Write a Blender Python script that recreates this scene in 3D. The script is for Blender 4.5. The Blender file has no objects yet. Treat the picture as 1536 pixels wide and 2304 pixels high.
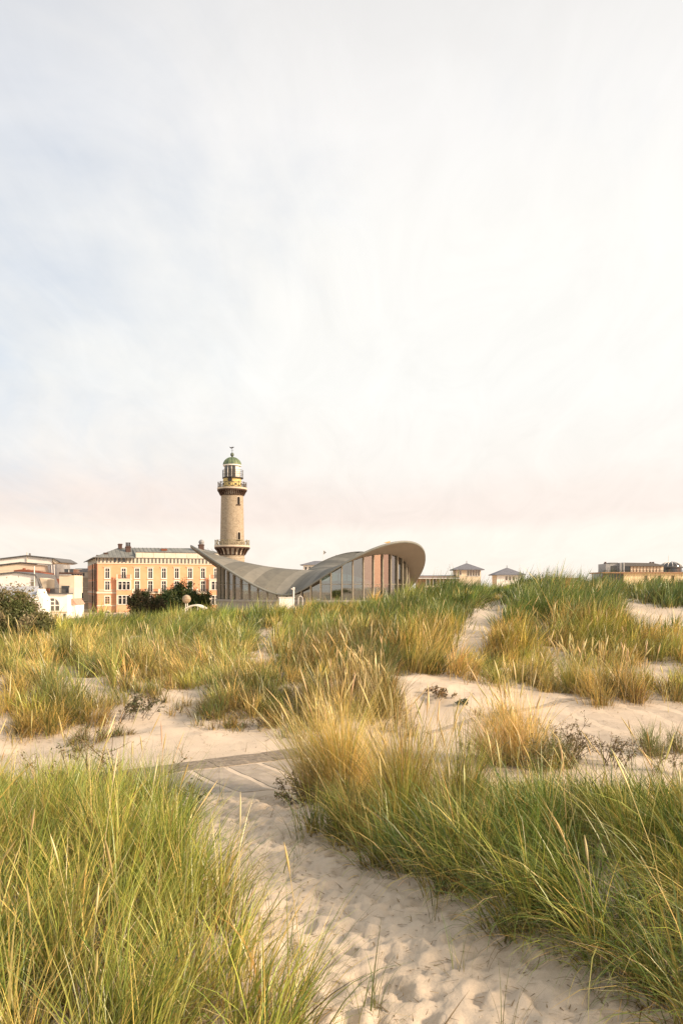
import bpy, bmesh, math, random
import numpy as np
from mathutils import Vector
R = math.radians
rng = np.random.default_rng(7)
random.seed(7)
sc = bpy.context.scene
col = sc.collection

# ------------------------------------------------------------------ camera, sky, sun, exposure
FPX, HX, HY, ZC = 1792.0, 768.0, 1320.0, 3.2        # focal length and horizon of the photograph, eye height
cam = bpy.data.cameras.new('camera'); camo = bpy.data.objects.new('camera', cam); col.objects.link(camo)
cam.sensor_fit = 'VERTICAL'; cam.sensor_height = 36; cam.sensor_width = 24; cam.lens = 28
cam.shift_y = 168 / 2304; cam.clip_end = 6000; cam.clip_start = .05
camo.location = (0, 0, ZC); camo.rotation_euler = (R(90), 0, 0)
sc.camera = camo

SUN_AZ, SUN_EL = R(113), R(25)                       # clockwise from the view direction (+Y)
sd = Vector((math.sin(SUN_AZ) * math.cos(SUN_EL), math.cos(SUN_AZ) * math.cos(SUN_EL), math.sin(SUN_EL)))
sun = bpy.data.lights.new('sun', 'SUN'); suno = bpy.data.objects.new('sun', sun); col.objects.link(suno)
sun.energy = 5.0; sun.angle = R(7); sun.color = (1, .80, .59)
suno.rotation_euler = sd.to_track_quat('Z', 'Y').to_euler()

world = bpy.data.worlds.new('World'); sc.world = world; world.use_nodes = True
wn, wl = world.node_tree.nodes, world.node_tree.links
wn.clear()
def W(t, **k):
    n = wn.new(t)
    for a, b in k.items(): setattr(n, a, b)
    return n
def wmath(op, a, b=None, clamp=False):
    n = W('ShaderNodeMath', operation=op, use_clamp=clamp)
    for i, v in enumerate((a, b)):
        if v is None: continue
        if isinstance(v, (int, float)): n.inputs[i].default_value = v
        else: wl.new(v, n.inputs[i])
    return n.outputs[0]
def wmix(f, a, b, typ='MIX'):
    n = W('ShaderNodeMix', data_type='RGBA', blend_type=typ)
    for i, v in ((0, f), (6, a), (7, b)):
        if isinstance(v, (int, float)): n.inputs[i].default_value = v
        elif isinstance(v, tuple): n.inputs[i].default_value = (*v, 1)
        else: wl.new(v, n.inputs[i])
    return n.outputs[2]
def wramp(f, pts):
    n = W('ShaderNodeValToRGB'); e = n.color_ramp.elements
    while len(e) < len(pts): e.new(.5)
    for q, (p, c) in zip(e, pts): q.position = p; q.color = (*c, 1)
    wl.new(f, n.inputs[0]); return n.outputs[0]
sky = W('ShaderNodeTexSky', sky_type='NISHITA', sun_disc=False, sun_elevation=SUN_EL, sun_rotation=SUN_AZ)
tc = W('ShaderNodeTexCoord')
sep = W('ShaderNodeSeparateXYZ'); wl.new(tc.outputs['Generated'], sep.inputs[0])
zz = wmath('MAXIMUM', sep.outputs[2], 0.0)
# thin high veil of cloud, projected onto a flat layer so that it thins out in perspective
den = wmath('ADD', zz, .22)
cx = wmath('DIVIDE', sep.outputs[0], den); cy = wmath('DIVIDE', sep.outputs[1], den)
cmb = W('ShaderNodeCombineXYZ'); wl.new(cx, cmb.inputs[0]); wl.new(cy, cmb.inputs[1])
def noise(vec, scale, det, rough, dist=0, rot=0, stretch=1, off=0):
    m = W('ShaderNodeMapping'); m.inputs['Rotation'].default_value = (0, 0, rot); m.inputs['Scale'].default_value = (1, stretch, 1)
    m.inputs['Location'].default_value = (off, off * .7, 0)
    wl.new(vec, m.inputs[0])
    n = W('ShaderNodeTexNoise'); n.inputs['Scale'].default_value = scale; n.inputs['Detail'].default_value = det
    n.inputs['Roughness'].default_value = rough; n.inputs['Distortion'].default_value = dist
    wl.new(m.outputs[0], n.inputs[0]); return n.outputs[0]
n1 = noise(cmb.outputs[0], 1.15, 6, .55, .5, R(20), .6, 3.3)
n2 = noise(cmb.outputs[0], 3.2, 8, .6, .8, R(-35), .45, 7.1)
cov = wmath('ADD', wmath('MULTIPLY', n1, .75), wmath('MULTIPLY', n2, .36))
dt = W('ShaderNodeVectorMath', operation='DOT_PRODUCT'); wl.new(tc.outputs['Generated'], dt.inputs[0]); dt.inputs[1].default_value = sd
dot = dt.outputs['Value']
side = W('ShaderNodeMapRange', interpolation_type='SMOOTHSTEP'); wl.new(dot, side.inputs[0])
side.inputs[1].default_value = -.75; side.inputs[2].default_value = .35
gl = side.outputs[0]
lowz = W('ShaderNodeMapRange', interpolation_type='SMOOTHSTEP'); wl.new(zz, lowz.inputs[0])
lowz.inputs[1].default_value = .18; lowz.inputs[2].default_value = .55
cov = wmath('ADD', cov, wmath('MULTIPLY', gl, .45))
cov = wmath('ADD', cov, wmath('MULTIPLY', wmath('SUBTRACT', 1, lowz.outputs[0]), .22))
cv = W('ShaderNodeMapRange', interpolation_type='SMOOTHSTEP'); wl.new(cov, cv.inputs[0])
cv.inputs[1].default_value = .42; cv.inputs[2].default_value = .92; cv.inputs[3].default_value = .25; cv.inputs[4].default_value = .985
hz = wmath('ADD', zz, wmath('MULTIPLY', wmath('SUBTRACT', n1, .5), .07))
cloud = wramp(hz, [(0, (8.1, 7.15, 6.2)), (.065, (8.15, 7.4, 6.6)), (.088, (7.5, 6.5, 5.9)), (.115, (7.5, 6.6, 6.05)), (.15, (7.6, 7.2, 6.75)),
                   (.24, (7.55, 7.5, 7.25)), (.40, (7.6, 7.5, 7.25)), (.50, (7.2, 7.1, 7.05)), (.60, (6.1, 6.05, 6.1)), (1, (6.0, 6.1, 6.35))])
n3 = noise(cmb.outputs[0], 5.5, 9, .62, 1.1, R(-25), .35, 1.7)
wsp = W('ShaderNodeMapRange'); wl.new(n3, wsp.inputs[0]); wsp.inputs[1].default_value = .3; wsp.inputs[2].default_value = .7; wsp.inputs[3].default_value = .955; wsp.inputs[4].default_value = 1.04
wv = W('ShaderNodeCombineXYZ'); [wl.new(wsp.outputs[0], wv.inputs[i]) for i in range(3)]
cloud = wmix(1.0, cloud, wv.outputs[0], 'MULTIPLY')
cloud = wmix(wmath('MULTIPLY', gl, .3), cloud, (8.8, 8.5, 7.9))
glow = wmath('POWER', wmath('MAXIMUM', dot, 0), 12)
lowg = W('ShaderNodeMapRange'); wl.new(zz, lowg.inputs[0]); lowg.inputs[1].default_value = 0; lowg.inputs[2].default_value = .5
gcol = wramp(lowg.outputs[0], [(0, (52, 18, 5.5)), (.3, (42, 20, 9)), (.7, (24, 17, 11)), (1, (12, 10, 8))])
skyc = wmix(cv.outputs[0], wmix(.55, sky.outputs[0], (5.6, 6.3, 7.4)), cloud)   # haze brightens the blue between the clouds
skyc = wmix(glow, skyc, gcol)
bg = W('ShaderNodeBackground'); wl.new(skyc, bg.inputs[0]); bg.inputs[1].default_value = .097
wo = W('ShaderNodeOutputWorld'); wl.new(bg.outputs[0], wo.inputs[0])
sc.view_settings.view_transform = 'Standard'; sc.view_settings.look = 'None'
sc.view_settings.exposure = 0.42; sc.view_settings.gamma = 1
sc.cycles.max_bounces = 8; sc.cycles.transparent_max_bounces = 12

# ------------------------------------------------------------------ helpers
def mat(name, c, rough=.8, var=.12, scale=3.0, bump=0, bscale=40, metal=0, spec=.3, c2=None, stretch=(1, 1, 1), det=6):
    m = bpy.data.materials.new(name); m.use_nodes = True
    n, l = m.node_tree.nodes, m.node_tree.links; b = n['Principled BSDF']
    b.inputs['Roughness'].default_value = rough; b.inputs['Metallic'].default_value = metal
    b.inputs['Specular IOR Level'].default_value = spec
    t = n.new('ShaderNodeTexCoord'); mp = n.new('ShaderNodeMapping'); mp.inputs['Scale'].default_value = stretch
    l.new(t.outputs['Object'], mp.inputs[0])
    nz = n.new('ShaderNodeTexNoise'); nz.inputs['Scale'].default_value = scale; nz.inputs['Detail'].default_value = det
    nz.inputs['Roughness'].default_value = .65
    l.new(mp.outputs[0], nz.inputs[0])
    r = n.new('ShaderNodeValToRGB'); r.color_ramp.elements[0].position = .3; r.color_ramp.elements[1].position = .7
    c2 = c2 or tuple(min(1, v * (1 + var)) for v in c); c1 = c if c2 is not None and var == 0 else tuple(v * (1 - var) for v in c)
    r.color_ramp.elements[0].color = (*c1, 1); r.color_ramp.elements[1].color = (*c2, 1)
    l.new(nz.outputs[0], r.inputs[0]); l.new(r.outputs[0], b.inputs['Base Color'])
    if bump:
        nb = n.new('ShaderNodeTexNoise'); nb.inputs['Scale'].default_value = bscale; nb.inputs['Detail'].default_value = 4
        l.new(mp.outputs[0], nb.inputs[0])
        bp = n.new('ShaderNodeBump'); bp.inputs['Strength'].default_value = bump; bp.inputs['Distance'].default_value = .02
        l.new(nb.outputs[0], bp.inputs['Height']); l.new(bp.outputs[0], b.inputs['Normal'])
    return m

def blade_mat(name, trans=.35, gloss=.06):
    m = bpy.data.materials.new(name); m.use_nodes = True
    n, l = m.node_tree.nodes, m.node_tree.links; n.clear()
    a = n.new('ShaderNodeAttribute'); a.attribute_name = 'col'
    d = n.new('ShaderNodeBsdfDiffuse'); t = n.new('ShaderNodeBsdfTranslucent'); g = n.new('ShaderNodeBsdfGlossy')
    g.inputs['Roughness'].default_value = .38; g.inputs['Color'].default_value = (.9, .88, .8, 1)
    h = n.new('ShaderNodeHueSaturation'); h.inputs['Saturation'].default_value = 1.12; h.inputs['Value'].default_value = 1.1
    l.new(a.outputs['Color'], d.inputs[0]); l.new(a.outputs['Color'], h.inputs['Color']); l.new(h.outputs[0], t.inputs[0])
    m1 = n.new('ShaderNodeMixShader'); m1.inputs[0].default_value = trans; l.new(d.outputs[0], m1.inputs[1]); l.new(t.outputs[0], m1.inputs[2])
    m2 = n.new('ShaderNodeMixShader'); m2.inputs[0].default_value = gloss; l.new(m1.outputs[0], m2.inputs[1]); l.new(g.outputs[0], m2.inputs[2])
    o = n.new('ShaderNodeOutputMaterial'); l.new(m2.outputs[0], o.inputs[0]); return m

class MB:
    """collects faces; build() links them as one mesh object"""
    def __init__(s): s.v = []; s.f = []
    def add(s, vs, fs):
        o = len(s.v); s.v += [tuple(p) for p in vs]; s.f += [tuple(i + o for i in f) for f in fs]; return s
    def box(s, x0, x1, y0, y1, z0, z1):
        return s.add([(x, y, z) for z in (z0, z1) for y in (y0, y1) for x in (x0, x1)],
                     [(0, 2, 3, 1), (4, 5, 7, 6), (0, 1, 5, 4), (2, 6, 7, 3), (0, 4, 6, 2), (1, 3, 7, 5)])
    def prism(s, pts, y0, y1):
        """polygon of (u, z) points, counter-clockwise seen from the front (-y), pushed from y0 back to y1"""
        n = len(pts)
        a = sum(pts[i][0] * pts[(i + 1) % n][1] - pts[(i + 1) % n][0] * pts[i][1] for i in range(n))
        if a < 0: pts = pts[::-1]
        vs = [(u, y0, z) for u, z in pts] + [(u, y1, z) for u, z in pts]
        return s.add(vs, [tuple(range(n)), tuple(range(2 * n - 1, n - 1, -1))] + [(i, i + n, (i + 1) % n + n, (i + 1) % n) for i in range(n)])
    def tube(s, pts, rad, n=6, caps=True):
        pts = [Vector(p) for p in pts]
        if isinstance(rad, (int, float)): rad = [rad] * len(pts)
        vs = []
        for i, p in enumerate(pts):
            d = (pts[min(i + 1, len(pts) - 1)] - pts[max(i - 1, 0)]).normalized()
            a = d.cross(Vector((0, 0, 1)) if abs(d.z) < .9 else Vector((1, 0, 0))).normalized(); b = d.cross(a)
            vs += [p + (a * math.cos(2 * math.pi * k / n) + b * math.sin(2 * math.pi * k / n)) * rad[i] for k in range(n)]
        fs = [(i * n + k, i * n + (k + 1) % n, (i + 1) * n + (k + 1) % n, (i + 1) * n + k) for i in range(len(pts) - 1) for k in range(n)]
        if caps: fs += [tuple(range(n - 1, -1, -1)), tuple(range((len(pts) - 1) * n, len(pts) * n))]
        return s.add(vs, fs)
    def lathe(s, prof, n=48, c=(0, 0)):
        vs = [(c[0] + r * math.cos(2 * math.pi * k / n), c[1] + r * math.sin(2 * math.pi * k / n), z) for r, z in prof for k in range(n)]
        return s.add(vs, [(i * n + k, i * n + (k + 1) % n, (i + 1) * n + (k + 1) % n, (i + 1) * n + k) for i in range(len(prof) - 1) for k in range(n)])
    def build(s, name, m, parent=None, smooth=False, loc=None, rz=0):
        me = bpy.data.meshes.new(name); me.from_pydata(s.v, [], s.f); me.update()
        me.materials.append(m)
        if smooth: me.polygons.foreach_set('use_smooth', [True] * len(me.polygons))
        return link(name, me, parent, loc, rz)

def link(name, me, parent=None, loc=None, rz=0):
    o = bpy.data.objects.new(name, me); col.objects.link(o)
    if parent: o.parent = parent
    if loc is not None: o.location = loc
    if rz: o.rotation_euler = (0, 0, rz)
    return o
def tag(o, label=None, cat=None, group=None, kind=None):
    for k, v in (('label', label), ('category', cat), ('group', group), ('kind', kind)):
        if v: o[k] = v
    return o
def thing(name, label, cat, loc, rz=0, group=None):
    o = bpy.data.objects.new(name, None); col.objects.link(o); o.empty_display_size = .3
    o.location = loc; o.rotation_euler = (0, 0, rz); return tag(o, label, cat, group)

def np_mesh(name, verts, quads, m, colors=None, smooth=True):
    me = bpy.data.meshes.new(name)
    nv, nq = len(verts), len(quads)
    me.vertices.add(nv); me.vertices.foreach_set('co', np.ascontiguousarray(verts, np.float32).ravel())
    me.loops.add(nq * 4); me.loops.foreach_set('vertex_index', np.ascontiguousarray(quads, np.int32).ravel())
    me.polygons.add(nq); me.polygons.foreach_set('loop_start', np.arange(0, nq * 4, 4, dtype=np.int32))
    me.polygons.foreach_set('loop_total', np.full(nq, 4, np.int32))
    if smooth: me.polygons.foreach_set('use_smooth', np.ones(nq, bool))
    if colors is not None:
        ca = me.color_attributes.new('col', 'FLOAT_COLOR', 'POINT')
        ca.data.foreach_set('color', np.concatenate([colors, np.ones((nv, 1))], 1).astype(np.float32).ravel())
    me.update(calc_edges=True); me.materials.append(m); return me

# value noise for terrain and masks
_tab = np.random.default_rng(3).random((256, 256))
def vnoise(x, y):
    xi = np.floor(x).astype(int); yi = np.floor(y).astype(int); fx = x - xi; fy = y - yi
    fx = fx * fx * (3 - 2 * fx); fy = fy * fy * (3 - 2 * fy)
    g = lambda a, b: _tab[a % 256, b % 256]
    return (g(xi, yi) * (1 - fx) + g(xi + 1, yi) * fx) * (1 - fy) + (g(xi, yi + 1) * (1 - fx) + g(xi + 1, yi + 1) * fx) * fy - .5
def fbm(x, y, o=4):
    s = 0; a = 1.0
    for i in range(o): s = s + a * vnoise(x * 2 ** i + 17 * i, y * 2 ** i + 5 * i); a *= .5
    return s

# ------------------------------------------------------------------ terrain
_ty = np.array([-60, 0, 3, 6, 8, 9.2, 10, 12.7, 13.4, 14.5, 16, 18, 20, 23, 27, 31, 34, 38, 46, 60, 80, 3000.])
_tz = np.array([.6, 1.0, 1.0, .97, .84, .66, .6, .6, .66, .86, 1.06, 1.2, 1.35, 1.55, 1.8, 2.0, 2.05, 1.8, .4, -2.6, -4.2, -4.2])
_fy = np.linspace(-60, 140, 4001); _fz = np.interp(_fy, _ty, _tz)
_k = np.exp(-np.linspace(-2.5, 2.5, 41) ** 2); _fz = np.convolve(np.pad(_fz, 20, 'edge'), _k / _k.sum(), 'valid')
BU = np.array([.847, .532]); BV = np.array([-.532, .847]); B0 = np.array([-2.06, 11.25])   # promenade: along, across, a point on its kerb line
def gauss(x, y, cx, cy, sx, sy, a): return a * np.exp(-((x - cx) / sx) ** 2 - ((y - cy) / sy) ** 2)
def H(x, y):
    x = np.asarray(x, float); y = np.asarray(y, float)
    z = np.interp(y, _fy, _fz)
    cr_ = np.interp(x, [-30, -11.7, -8.6, -4.9, -1.25, 1.5, 4.3, 6.1, 8.9, 12.4, 16, 30], [-1.0, -.80, -.46, -.26, -.02, .26, .70, .90, .88, .80, .78, .65])
    wy = np.clip((y - 15) / 17, 0, 1); wy = wy * wy * (3 - 2 * wy) * np.clip((62 - y) / 22, 0, 1)
    z = z + cr_ * wy - gauss(x, y, 5.6, 28, .8, 7, .3)
    z = z + gauss(x, y, 4.4, 30, 1.3, 3.5, .16) + gauss(x, y, 9.3, 31, 2.0, 4, .14)
    z = z + gauss(x, y, 5.5, 19, 3.5, 1.8, .12) + gauss(x, y, .7, 16, 1.2, 1.0, .14) + gauss(x, y, -2.2, 15.6, 1.6, .8, .14)
    z = z + gauss(x, y, -2.6, 5.5, 1.6, 2.4, .16) + gauss(x, y, 2.8, 6.2, 1.7, 1.7, .2) + gauss(x, y, 0.1, 5, .8, 3, -.05)
    z = z + gauss(x, y, 2.2, 9.2, .9, .8, .1) + gauss(x, y, -.1, 8.2, .6, .6, .1)
    damp = 1 - np.exp(-((y - 11.3 - .35 * np.clip(x + 2, -3, 30)) / 2.0) ** 4) * .9
    far = 1 / (1 + np.exp((y - 70) / 6))
    z = z + far * damp * (.30 * fbm(x * .16, y * .16) + .34 * fbm(x * .42 + 40, y * .42, 3)) * np.clip((y - 2) / 14, .12, 1)
    z = z + far * (.045 * damp + .008) * fbm(x * 1.9 + 9, y * 1.9, 3)
    return z
def ground(px, py, dmin=2.0):
    """where the sight line through a picture point meets the dunes"""
    px = np.atleast_1d(np.asarray(px, float)); py = np.atleast_1d(np.asarray(py, float))
    tx = (px - HX) / FPX; tz = -(py - HY) / FPX
    t = np.full(px.shape, dmin); done = np.zeros(px.shape, bool)
    for i in range(900):
        hit = ZC + t * tz < H(t * tx, t)
        done |= hit
        if done.all(): break
        t = np.where(done, t, t * 1.004 + .004)
    return np.stack([t * tx, t, H(t * tx, t)], -1)
def P(px, py, d): return Vector(((px - HX) / FPX * d, d, ZC - (py - HY) / FPX * d))
def pix(p): return HX + p[..., 0] / p[..., 1] * FPX, HY + (ZC - p[..., 2]) / p[..., 1] * FPX

sand = bpy.data.materials.new('dune_sand'); sand.use_nodes = True
n, l = sand.node_tree.nodes, sand.node_tree.links; b = n['Principled BSDF']; b.inputs['Roughness'].default_value = .95; b.inputs['Specular IOR Level'].default_value = .1
t = n.new('ShaderNodeTexCoord')
def sn(scale, det=4, ro=.6):
    q = n.new('ShaderNodeTexNoise'); q.inputs['Scale'].default_value = scale; q.inputs['Detail'].default_value = det; q.inputs['Roughness'].default_value = ro
    l.new(t.outputs['Object'], q.inputs[0]); return q.outputs[0]
r1 = n.new('ShaderNodeValToRGB'); l.new(sn(.9, 6), r1.inputs[0])
r1.color_ramp.elements[0].position = .3; r1.color_ramp.elements[0].color = (.51, .422, .325, 1); r1.color_ramp.elements[1].position = .7; r1.color_ramp.elements[1].color = (.62, .518, .405, 1)
r2 = n.new('ShaderNodeValToRGB'); l.new(sn(260, 2), r2.inputs[0])
r2.color_ramp.elements[0].position = .3; r2.color_ramp.elements[0].color = (.72, .7, .68, 1); r2.color_ramp.elements[1].position = .55; r2.color_ramp.elements[1].color = (1, 1, 1, 1)
mx = n.new('ShaderNodeMix'); mx.data_type = 'RGBA'; mx.blend_type = 'MULTIPLY'; mx.inputs[0].default_value = .7
l.new(r1.outputs[0], mx.inputs[6]); l.new(r2.outputs[0], mx.inputs[7]); l.new(mx.outputs[2], b.inputs['Base Color'])
bp = n.new('ShaderNodeBump'); bp.inputs['Strength'].default_value = .55; bp.inputs['Distance'].default_value = .012; l.new(sn(45, 5), bp.inputs['Height']); l.new(bp.outputs[0], b.inputs['Normal'])

def axis(knots, steps):
    out = [knots[0]]
    for a, bb, s0, s1 in zip(knots[:-1], knots[1:], steps[:-1], steps[1:]):
        p = a
        while True:
            s = s0 + (s1 - s0) * (p - a) / (bb - a); p = p + s
            if p >= bb - s * .5: break
            out.append(p)
        out.append(bb)
    return np.array(out)
gx = axis([-1800, -200, -30, -7, -1.6, 2.6, 7, 30, 200, 1800], [400, 30, 1.2, .16, .033, .033, .16, 1.2, 30, 400])
gy = axis([-60, -4, 2.4, 9, 17, 40, 80, 400, 3000], [8, 1.2, .034, .038, .09, .4, 2, 40, 500])
GX, GY = np.meshgrid(gx, gy); GZ = H(GX, GY)
# footprints and trampled hollows in the loose sand of the trail
foot = np.zeros_like(GZ)
def trail_mask(x, y):
    p = np.stack([x, y, H(x, y)], -1); u, v = pix(p)
    return u, v
for i in range(1300):
    dy = rng.uniform(3.2, 9.6); cxm = np.interp(dy, [3, 4.5, 6, 8, 9.6], [.75, .45, .05, -.75, -1.2]); hw = np.interp(dy, [3, 5, 7, 9.6], [1.3, .85, .55, .6])
    x0 = cxm + rng.normal(0, .55) * hw; ang = rng.normal(.2, .5); L = rng.uniform(.05, .13); Wd = rng.uniform(.035, .065); dep = rng.uniform(.006, .026)
    ix = slice(*np.searchsorted(gx, [x0 - .5, x0 + .5])); iy = slice(*np.searchsorted(gy, [dy - .5, dy + .5]))
    X = GX[iy, ix] - x0; Y = GY[iy, ix] - dy
    a = (X * math.cos(ang) - Y * math.sin(ang)) / Wd; bb = (X * math.sin(ang) + Y * math.cos(ang)) / L
    q = a * a + bb * bb
    foot[iy, ix] += -dep * np.exp(-q ** 1.8) + dep * .6 * np.exp(-(np.sqrt(q) - 1.45) ** 2 / .12)
foot = np.clip(foot * .72, -.05, .035)
fade = np.clip((GY - 2.2) / .6, 0, 1)
GZ = GZ + foot * fade
near = np.exp(-((GY - 5) / 3.2) ** 2) * (np.abs(GX) < 4)
GZ += near * .008 * fbm(GX * 9, GY * 9, 3)
ny, nx = GZ.shape
ii = np.arange(ny * nx).reshape(ny, nx)
quads = np.stack([ii[:-1, :-1], ii[:-1, 1:], ii[1:, 1:], ii[1:, :-1]], -1).reshape(-1, 4)
dunes = link('dune_ground', np_mesh('dune_ground', np.stack([GX, GY, GZ], -1).reshape(-1, 3), quads, sand))
tag(dunes, 'pale sand dunes with a trampled trail between the grass', kind='structure')

# ------------------------------------------------------------------ promenade crossing the dunes
slab_m = mat('concrete_slab', (.34, .285, .225), .9, .16, 5, .5, 90, c2=(.45, .38, .305))
slab_s = mat('sanded_slab', (.44, .365, .285), .9, .1, 3, .4, 90, c2=(.55, .455, .35))
asph_s = mat('sanded_kerb', (.30, .25, .195), .9, .2, 9, .4, 90, c2=(.46, .385, .30))
asph_m = mat('weathered_asphalt', (.20, .165, .125), .95, .3, 14, .8, 120, c2=(.36, .30, .235))
prom = thing('promenade', 'promenade of concrete slabs with an asphalt edge, half buried in sand', 'promenade', (B0[0], B0[1], 0)); prom['kind'] = 'structure'; del prom['category']
def onb(s, w, dz=0.0):
    q = B0 + BU * s + BV * w
    return (q[0] - B0[0], q[1] - B0[1], float(H(q[0], q[1])) + dz)
def slab(s0, s1, w0, w1, th=.05, up=.012):
    m = MB(); k = 4; vs = []; fs = []
    ss = np.linspace(s0, s1, k); ws = np.linspace(w0, w1, 7)
    j = lambda: random.uniform(-.012, .012)
    for dz in (up, up - th):
        for w in ws:
            for s in ss: 
                e = (s in (s0, s1)) or (w in (w0, w1))
                q = onb(s + (j() if e else 0), w + (j() if e else 0)); vs.append((q[0], q[1], q[2] + dz - (.006 if e and dz == up else 0)))
    N = k * 7
    for a in range(6):
        for c in range(k - 1):
            i = a * k + c; fs.append((i, i + 1, i + k + 1, i + k)); fs.append((N + i, N + i + k, N + i + k + 1, N + i + 1))
    rim = [c for c in range(k)] + [a * k + k - 1 for a in range(1, 7)] + [6 * k + c for c in range(k - 2, -1, -1)] + [a * k for a in range(5, 0, -1)]
    fs += [(rim[i], N + rim[i], N + rim[(i + 1) % len(rim)], rim[(i + 1) % len(rim)]) for i in range(len(rim))]
    return m.add(vs, fs)
s = -2.2
for i in range(7):
    wdt = .44; slab(s, s + wdt, -1.62 + random.uniform(-.05, .05), -.07, up=.013).build('slab', slab_m, prom); s += wdt + .095
for i in range(12):
    a = 5.2 + i * .62; slab(a, a + .57, -1.9, -.1, up=.004).build('slab', slab_s, prom)
for i in range(6):
    slab(-3.6 - i * 1.1, -2.55 - i * 1.1, -.02, .5 + random.uniform(-.05, .06)).build('asphalt_strip', asph_m, prom)
for i in range(5):
    slab(-2.5 + i * .95, -1.56 + i * .95, -.02 , .5 + random.uniform(-.05, .06), up=.015).build('asphalt_strip', asph_m, prom)
for i in range(9):
    slab(4.2 + i * 1.0, 5.18 + i * 1.0, 0, .12, up=.02).build('asphalt_strip', asph_s, prom)

# ------------------------------------------------------------------ lighthouse
def brick_mat():
    m = mat('pale_glazed_brick', (.30, .25, .185), .8, .2, 2.2, .6, 30, c2=(.47, .395, .295), stretch=(1, 1, 3.2))
    n, l = m.node_tree.nodes, m.node_tree.links; b = n['Principled BSDF']; src = b.inputs['Base Color'].links[0].from_socket
    t = n.new('ShaderNodeTexCoord'); w = n.new('ShaderNodeTexWave'); w.wave_type = 'BANDS'; w.bands_direction = 'Z'; w.inputs['Scale'].default_value = .9; w.inputs['Distortion'].default_value = 1.5
    w.inputs['Detail'].default_value = 4
    l.new(t.outputs['Object'], w.inputs[0])
    v = n.new('ShaderNodeTexVoronoi'); v.feature = 'DISTANCE_TO_EDGE'; v.inputs['Scale'].default_value = .55
    nz = n.new('ShaderNodeTexNoise'); nz.inputs['Scale'].default_value = 1.5; l.new(t.outputs['Object'], nz.inputs[0])
    av = n.new('ShaderNodeVectorMath'); av.operation = 'ADD'; l.new(t.outputs['Object'], av.inputs[0]); l.new(nz.outputs['Color'], av.inputs[1]); l.new(av.outputs[0], v.inputs[0])
    r = n.new('ShaderNodeValToRGB'); r.color_ramp.elements[0].color = (.45, .4, .33, 1); r.color_ramp.elements[1].color = (1, 1, 1, 1); r.color_ramp.elements[0].position = .0; r.color_ramp.elements[1].position = .035
    l.new(v.outputs['Distance'], r.inputs[0])
    r2 = n.new('ShaderNodeValToRGB'); r2.color_ramp.elements[0].color = (.86, .83, .78, 1); r2.color_ramp.elements[1].color = (1, 1, 1, 1); l.new(w.outputs[0], r2.inputs[0])
    a = n.new('ShaderNodeMix'); a.data_type = 'RGBA'; a.blend_type = 'MULTIPLY'; a.inputs[0].default_value = 1; l.new(src, a.inputs[6]); l.new(r2.outputs[0], a.inputs[7])
    c = n.new('ShaderNodeMix'); c.data_type = 'RGBA'; c.blend_type = 'MULTIPLY'; c.inputs[0].default_value = .55; l.new(a.outputs[2], c.inputs[6]); l.new(r.outputs[0], c.inputs[7])
    l.new(c.outputs[2], b.inputs['Base Color']); return m
M = {}
M['brick'] = brick_mat()
M['stone'] = mat('pale_stone_trim', (.55, .47, .37), .8, .12, 2)
M['rust'] = mat('brown_bracket', (.055, .03, .018), .7, .3, 3)
M['railiron'] = mat('railing_iron', (.09, .075, .05), .6, .25, 6)
M['railpale'] = mat('painted_railing', (.27, .235, .15), .6, .2, 6)
M['yellow'] = mat('yellow_glazed_brick', (.62, .47, .17), .6, .15, 1.5, c2=(.72, .58, .25), stretch=(1, 1, 3))
M['copper'] = mat('green_copper', (.07, .125, .085), .65, .2, 1.1, c2=(.21, .25, .135), stretch=(1, 1, .4))
M['white'] = mat('white_paint', (.72, .68, .62), .6, .08, 1.2)
M['offwhite'] = mat('white_render_wall', (.84, .80, .735), .85, .08, .5)
M['cream'] = mat('cream_render_wall', (.70, .58, .43), .85, .1, .5)
M['dark'] = mat('dark_iron', (.035, .03, .03), .5, .2, 4)
M['slate'] = mat('dark_slate_roof', (.10, .10, .105), .7, .25, 2.5, c2=(.17, .165, .16))
M['zinc'] = mat('zinc_roof', (.25, .26, .27), .5, .2, 1.2, c2=(.36, .36, .36))
M['redtile'] = mat('red_tile_roof', (.22, .075, .04), .8, .3, 3)
def glass_mat(name, body, refl, rough=.04, tint=(1, 1, 1)):
    m = bpy.data.materials.new(name); m.use_nodes = True; n, l = m.node_tree.nodes, m.node_tree.links; n.clear()
    d = n.new('ShaderNodeBsdfDiffuse'); g = n.new('ShaderNodeBsdfGlossy'); g.inputs['Roughness'].default_value = rough; g.inputs['Color'].default_value = (*tint, 1)
    t = n.new('ShaderNodeTexCoord'); nz = n.new('ShaderNodeTexNoise'); nz.inputs['Scale'].default_value = .6; l.new(t.outputs['Object'], nz.inputs[0])
    r = n.new('ShaderNodeValToRGB'); r.color_ramp.elements[0].position = .35; r.color_ramp.elements[1].position = .65
    r.color_ramp.elements[0].color = (*[v * .6 for v in body], 1); r.color_ramp.elements[1].color = (*[v * 1.5 for v in body], 1); l.new(nz.outputs[0], r.inputs[0]); l.new(r.outputs[0], d.inputs[0])
    fr = n.new('ShaderNodeFresnel'); fr.inputs[0].default_value = 1.5
    ad = n.new('ShaderNodeMath'); ad.operation = 'ADD'; ad.use_clamp = True; l.new(fr.outputs[0], ad.inputs[0]); ad.inputs[1].default_value = refl
    mx = n.new('ShaderNodeMixShader'); l.new(ad.outputs[0], mx.inputs[0]); l.new(d.outputs[0], mx.inputs[1]); l.new(g.outputs[0], mx.inputs[2])
    o = n.new('ShaderNodeOutputMaterial'); l.new(mx.outputs[0], o.inputs[0]); return m
M['pane'] = glass_mat('window_glass', (.05, .052, .055), .02)
M['pane_lit'] = glass_mat('lantern_glass', (.03, .026, .02), .05, .06)
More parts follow.
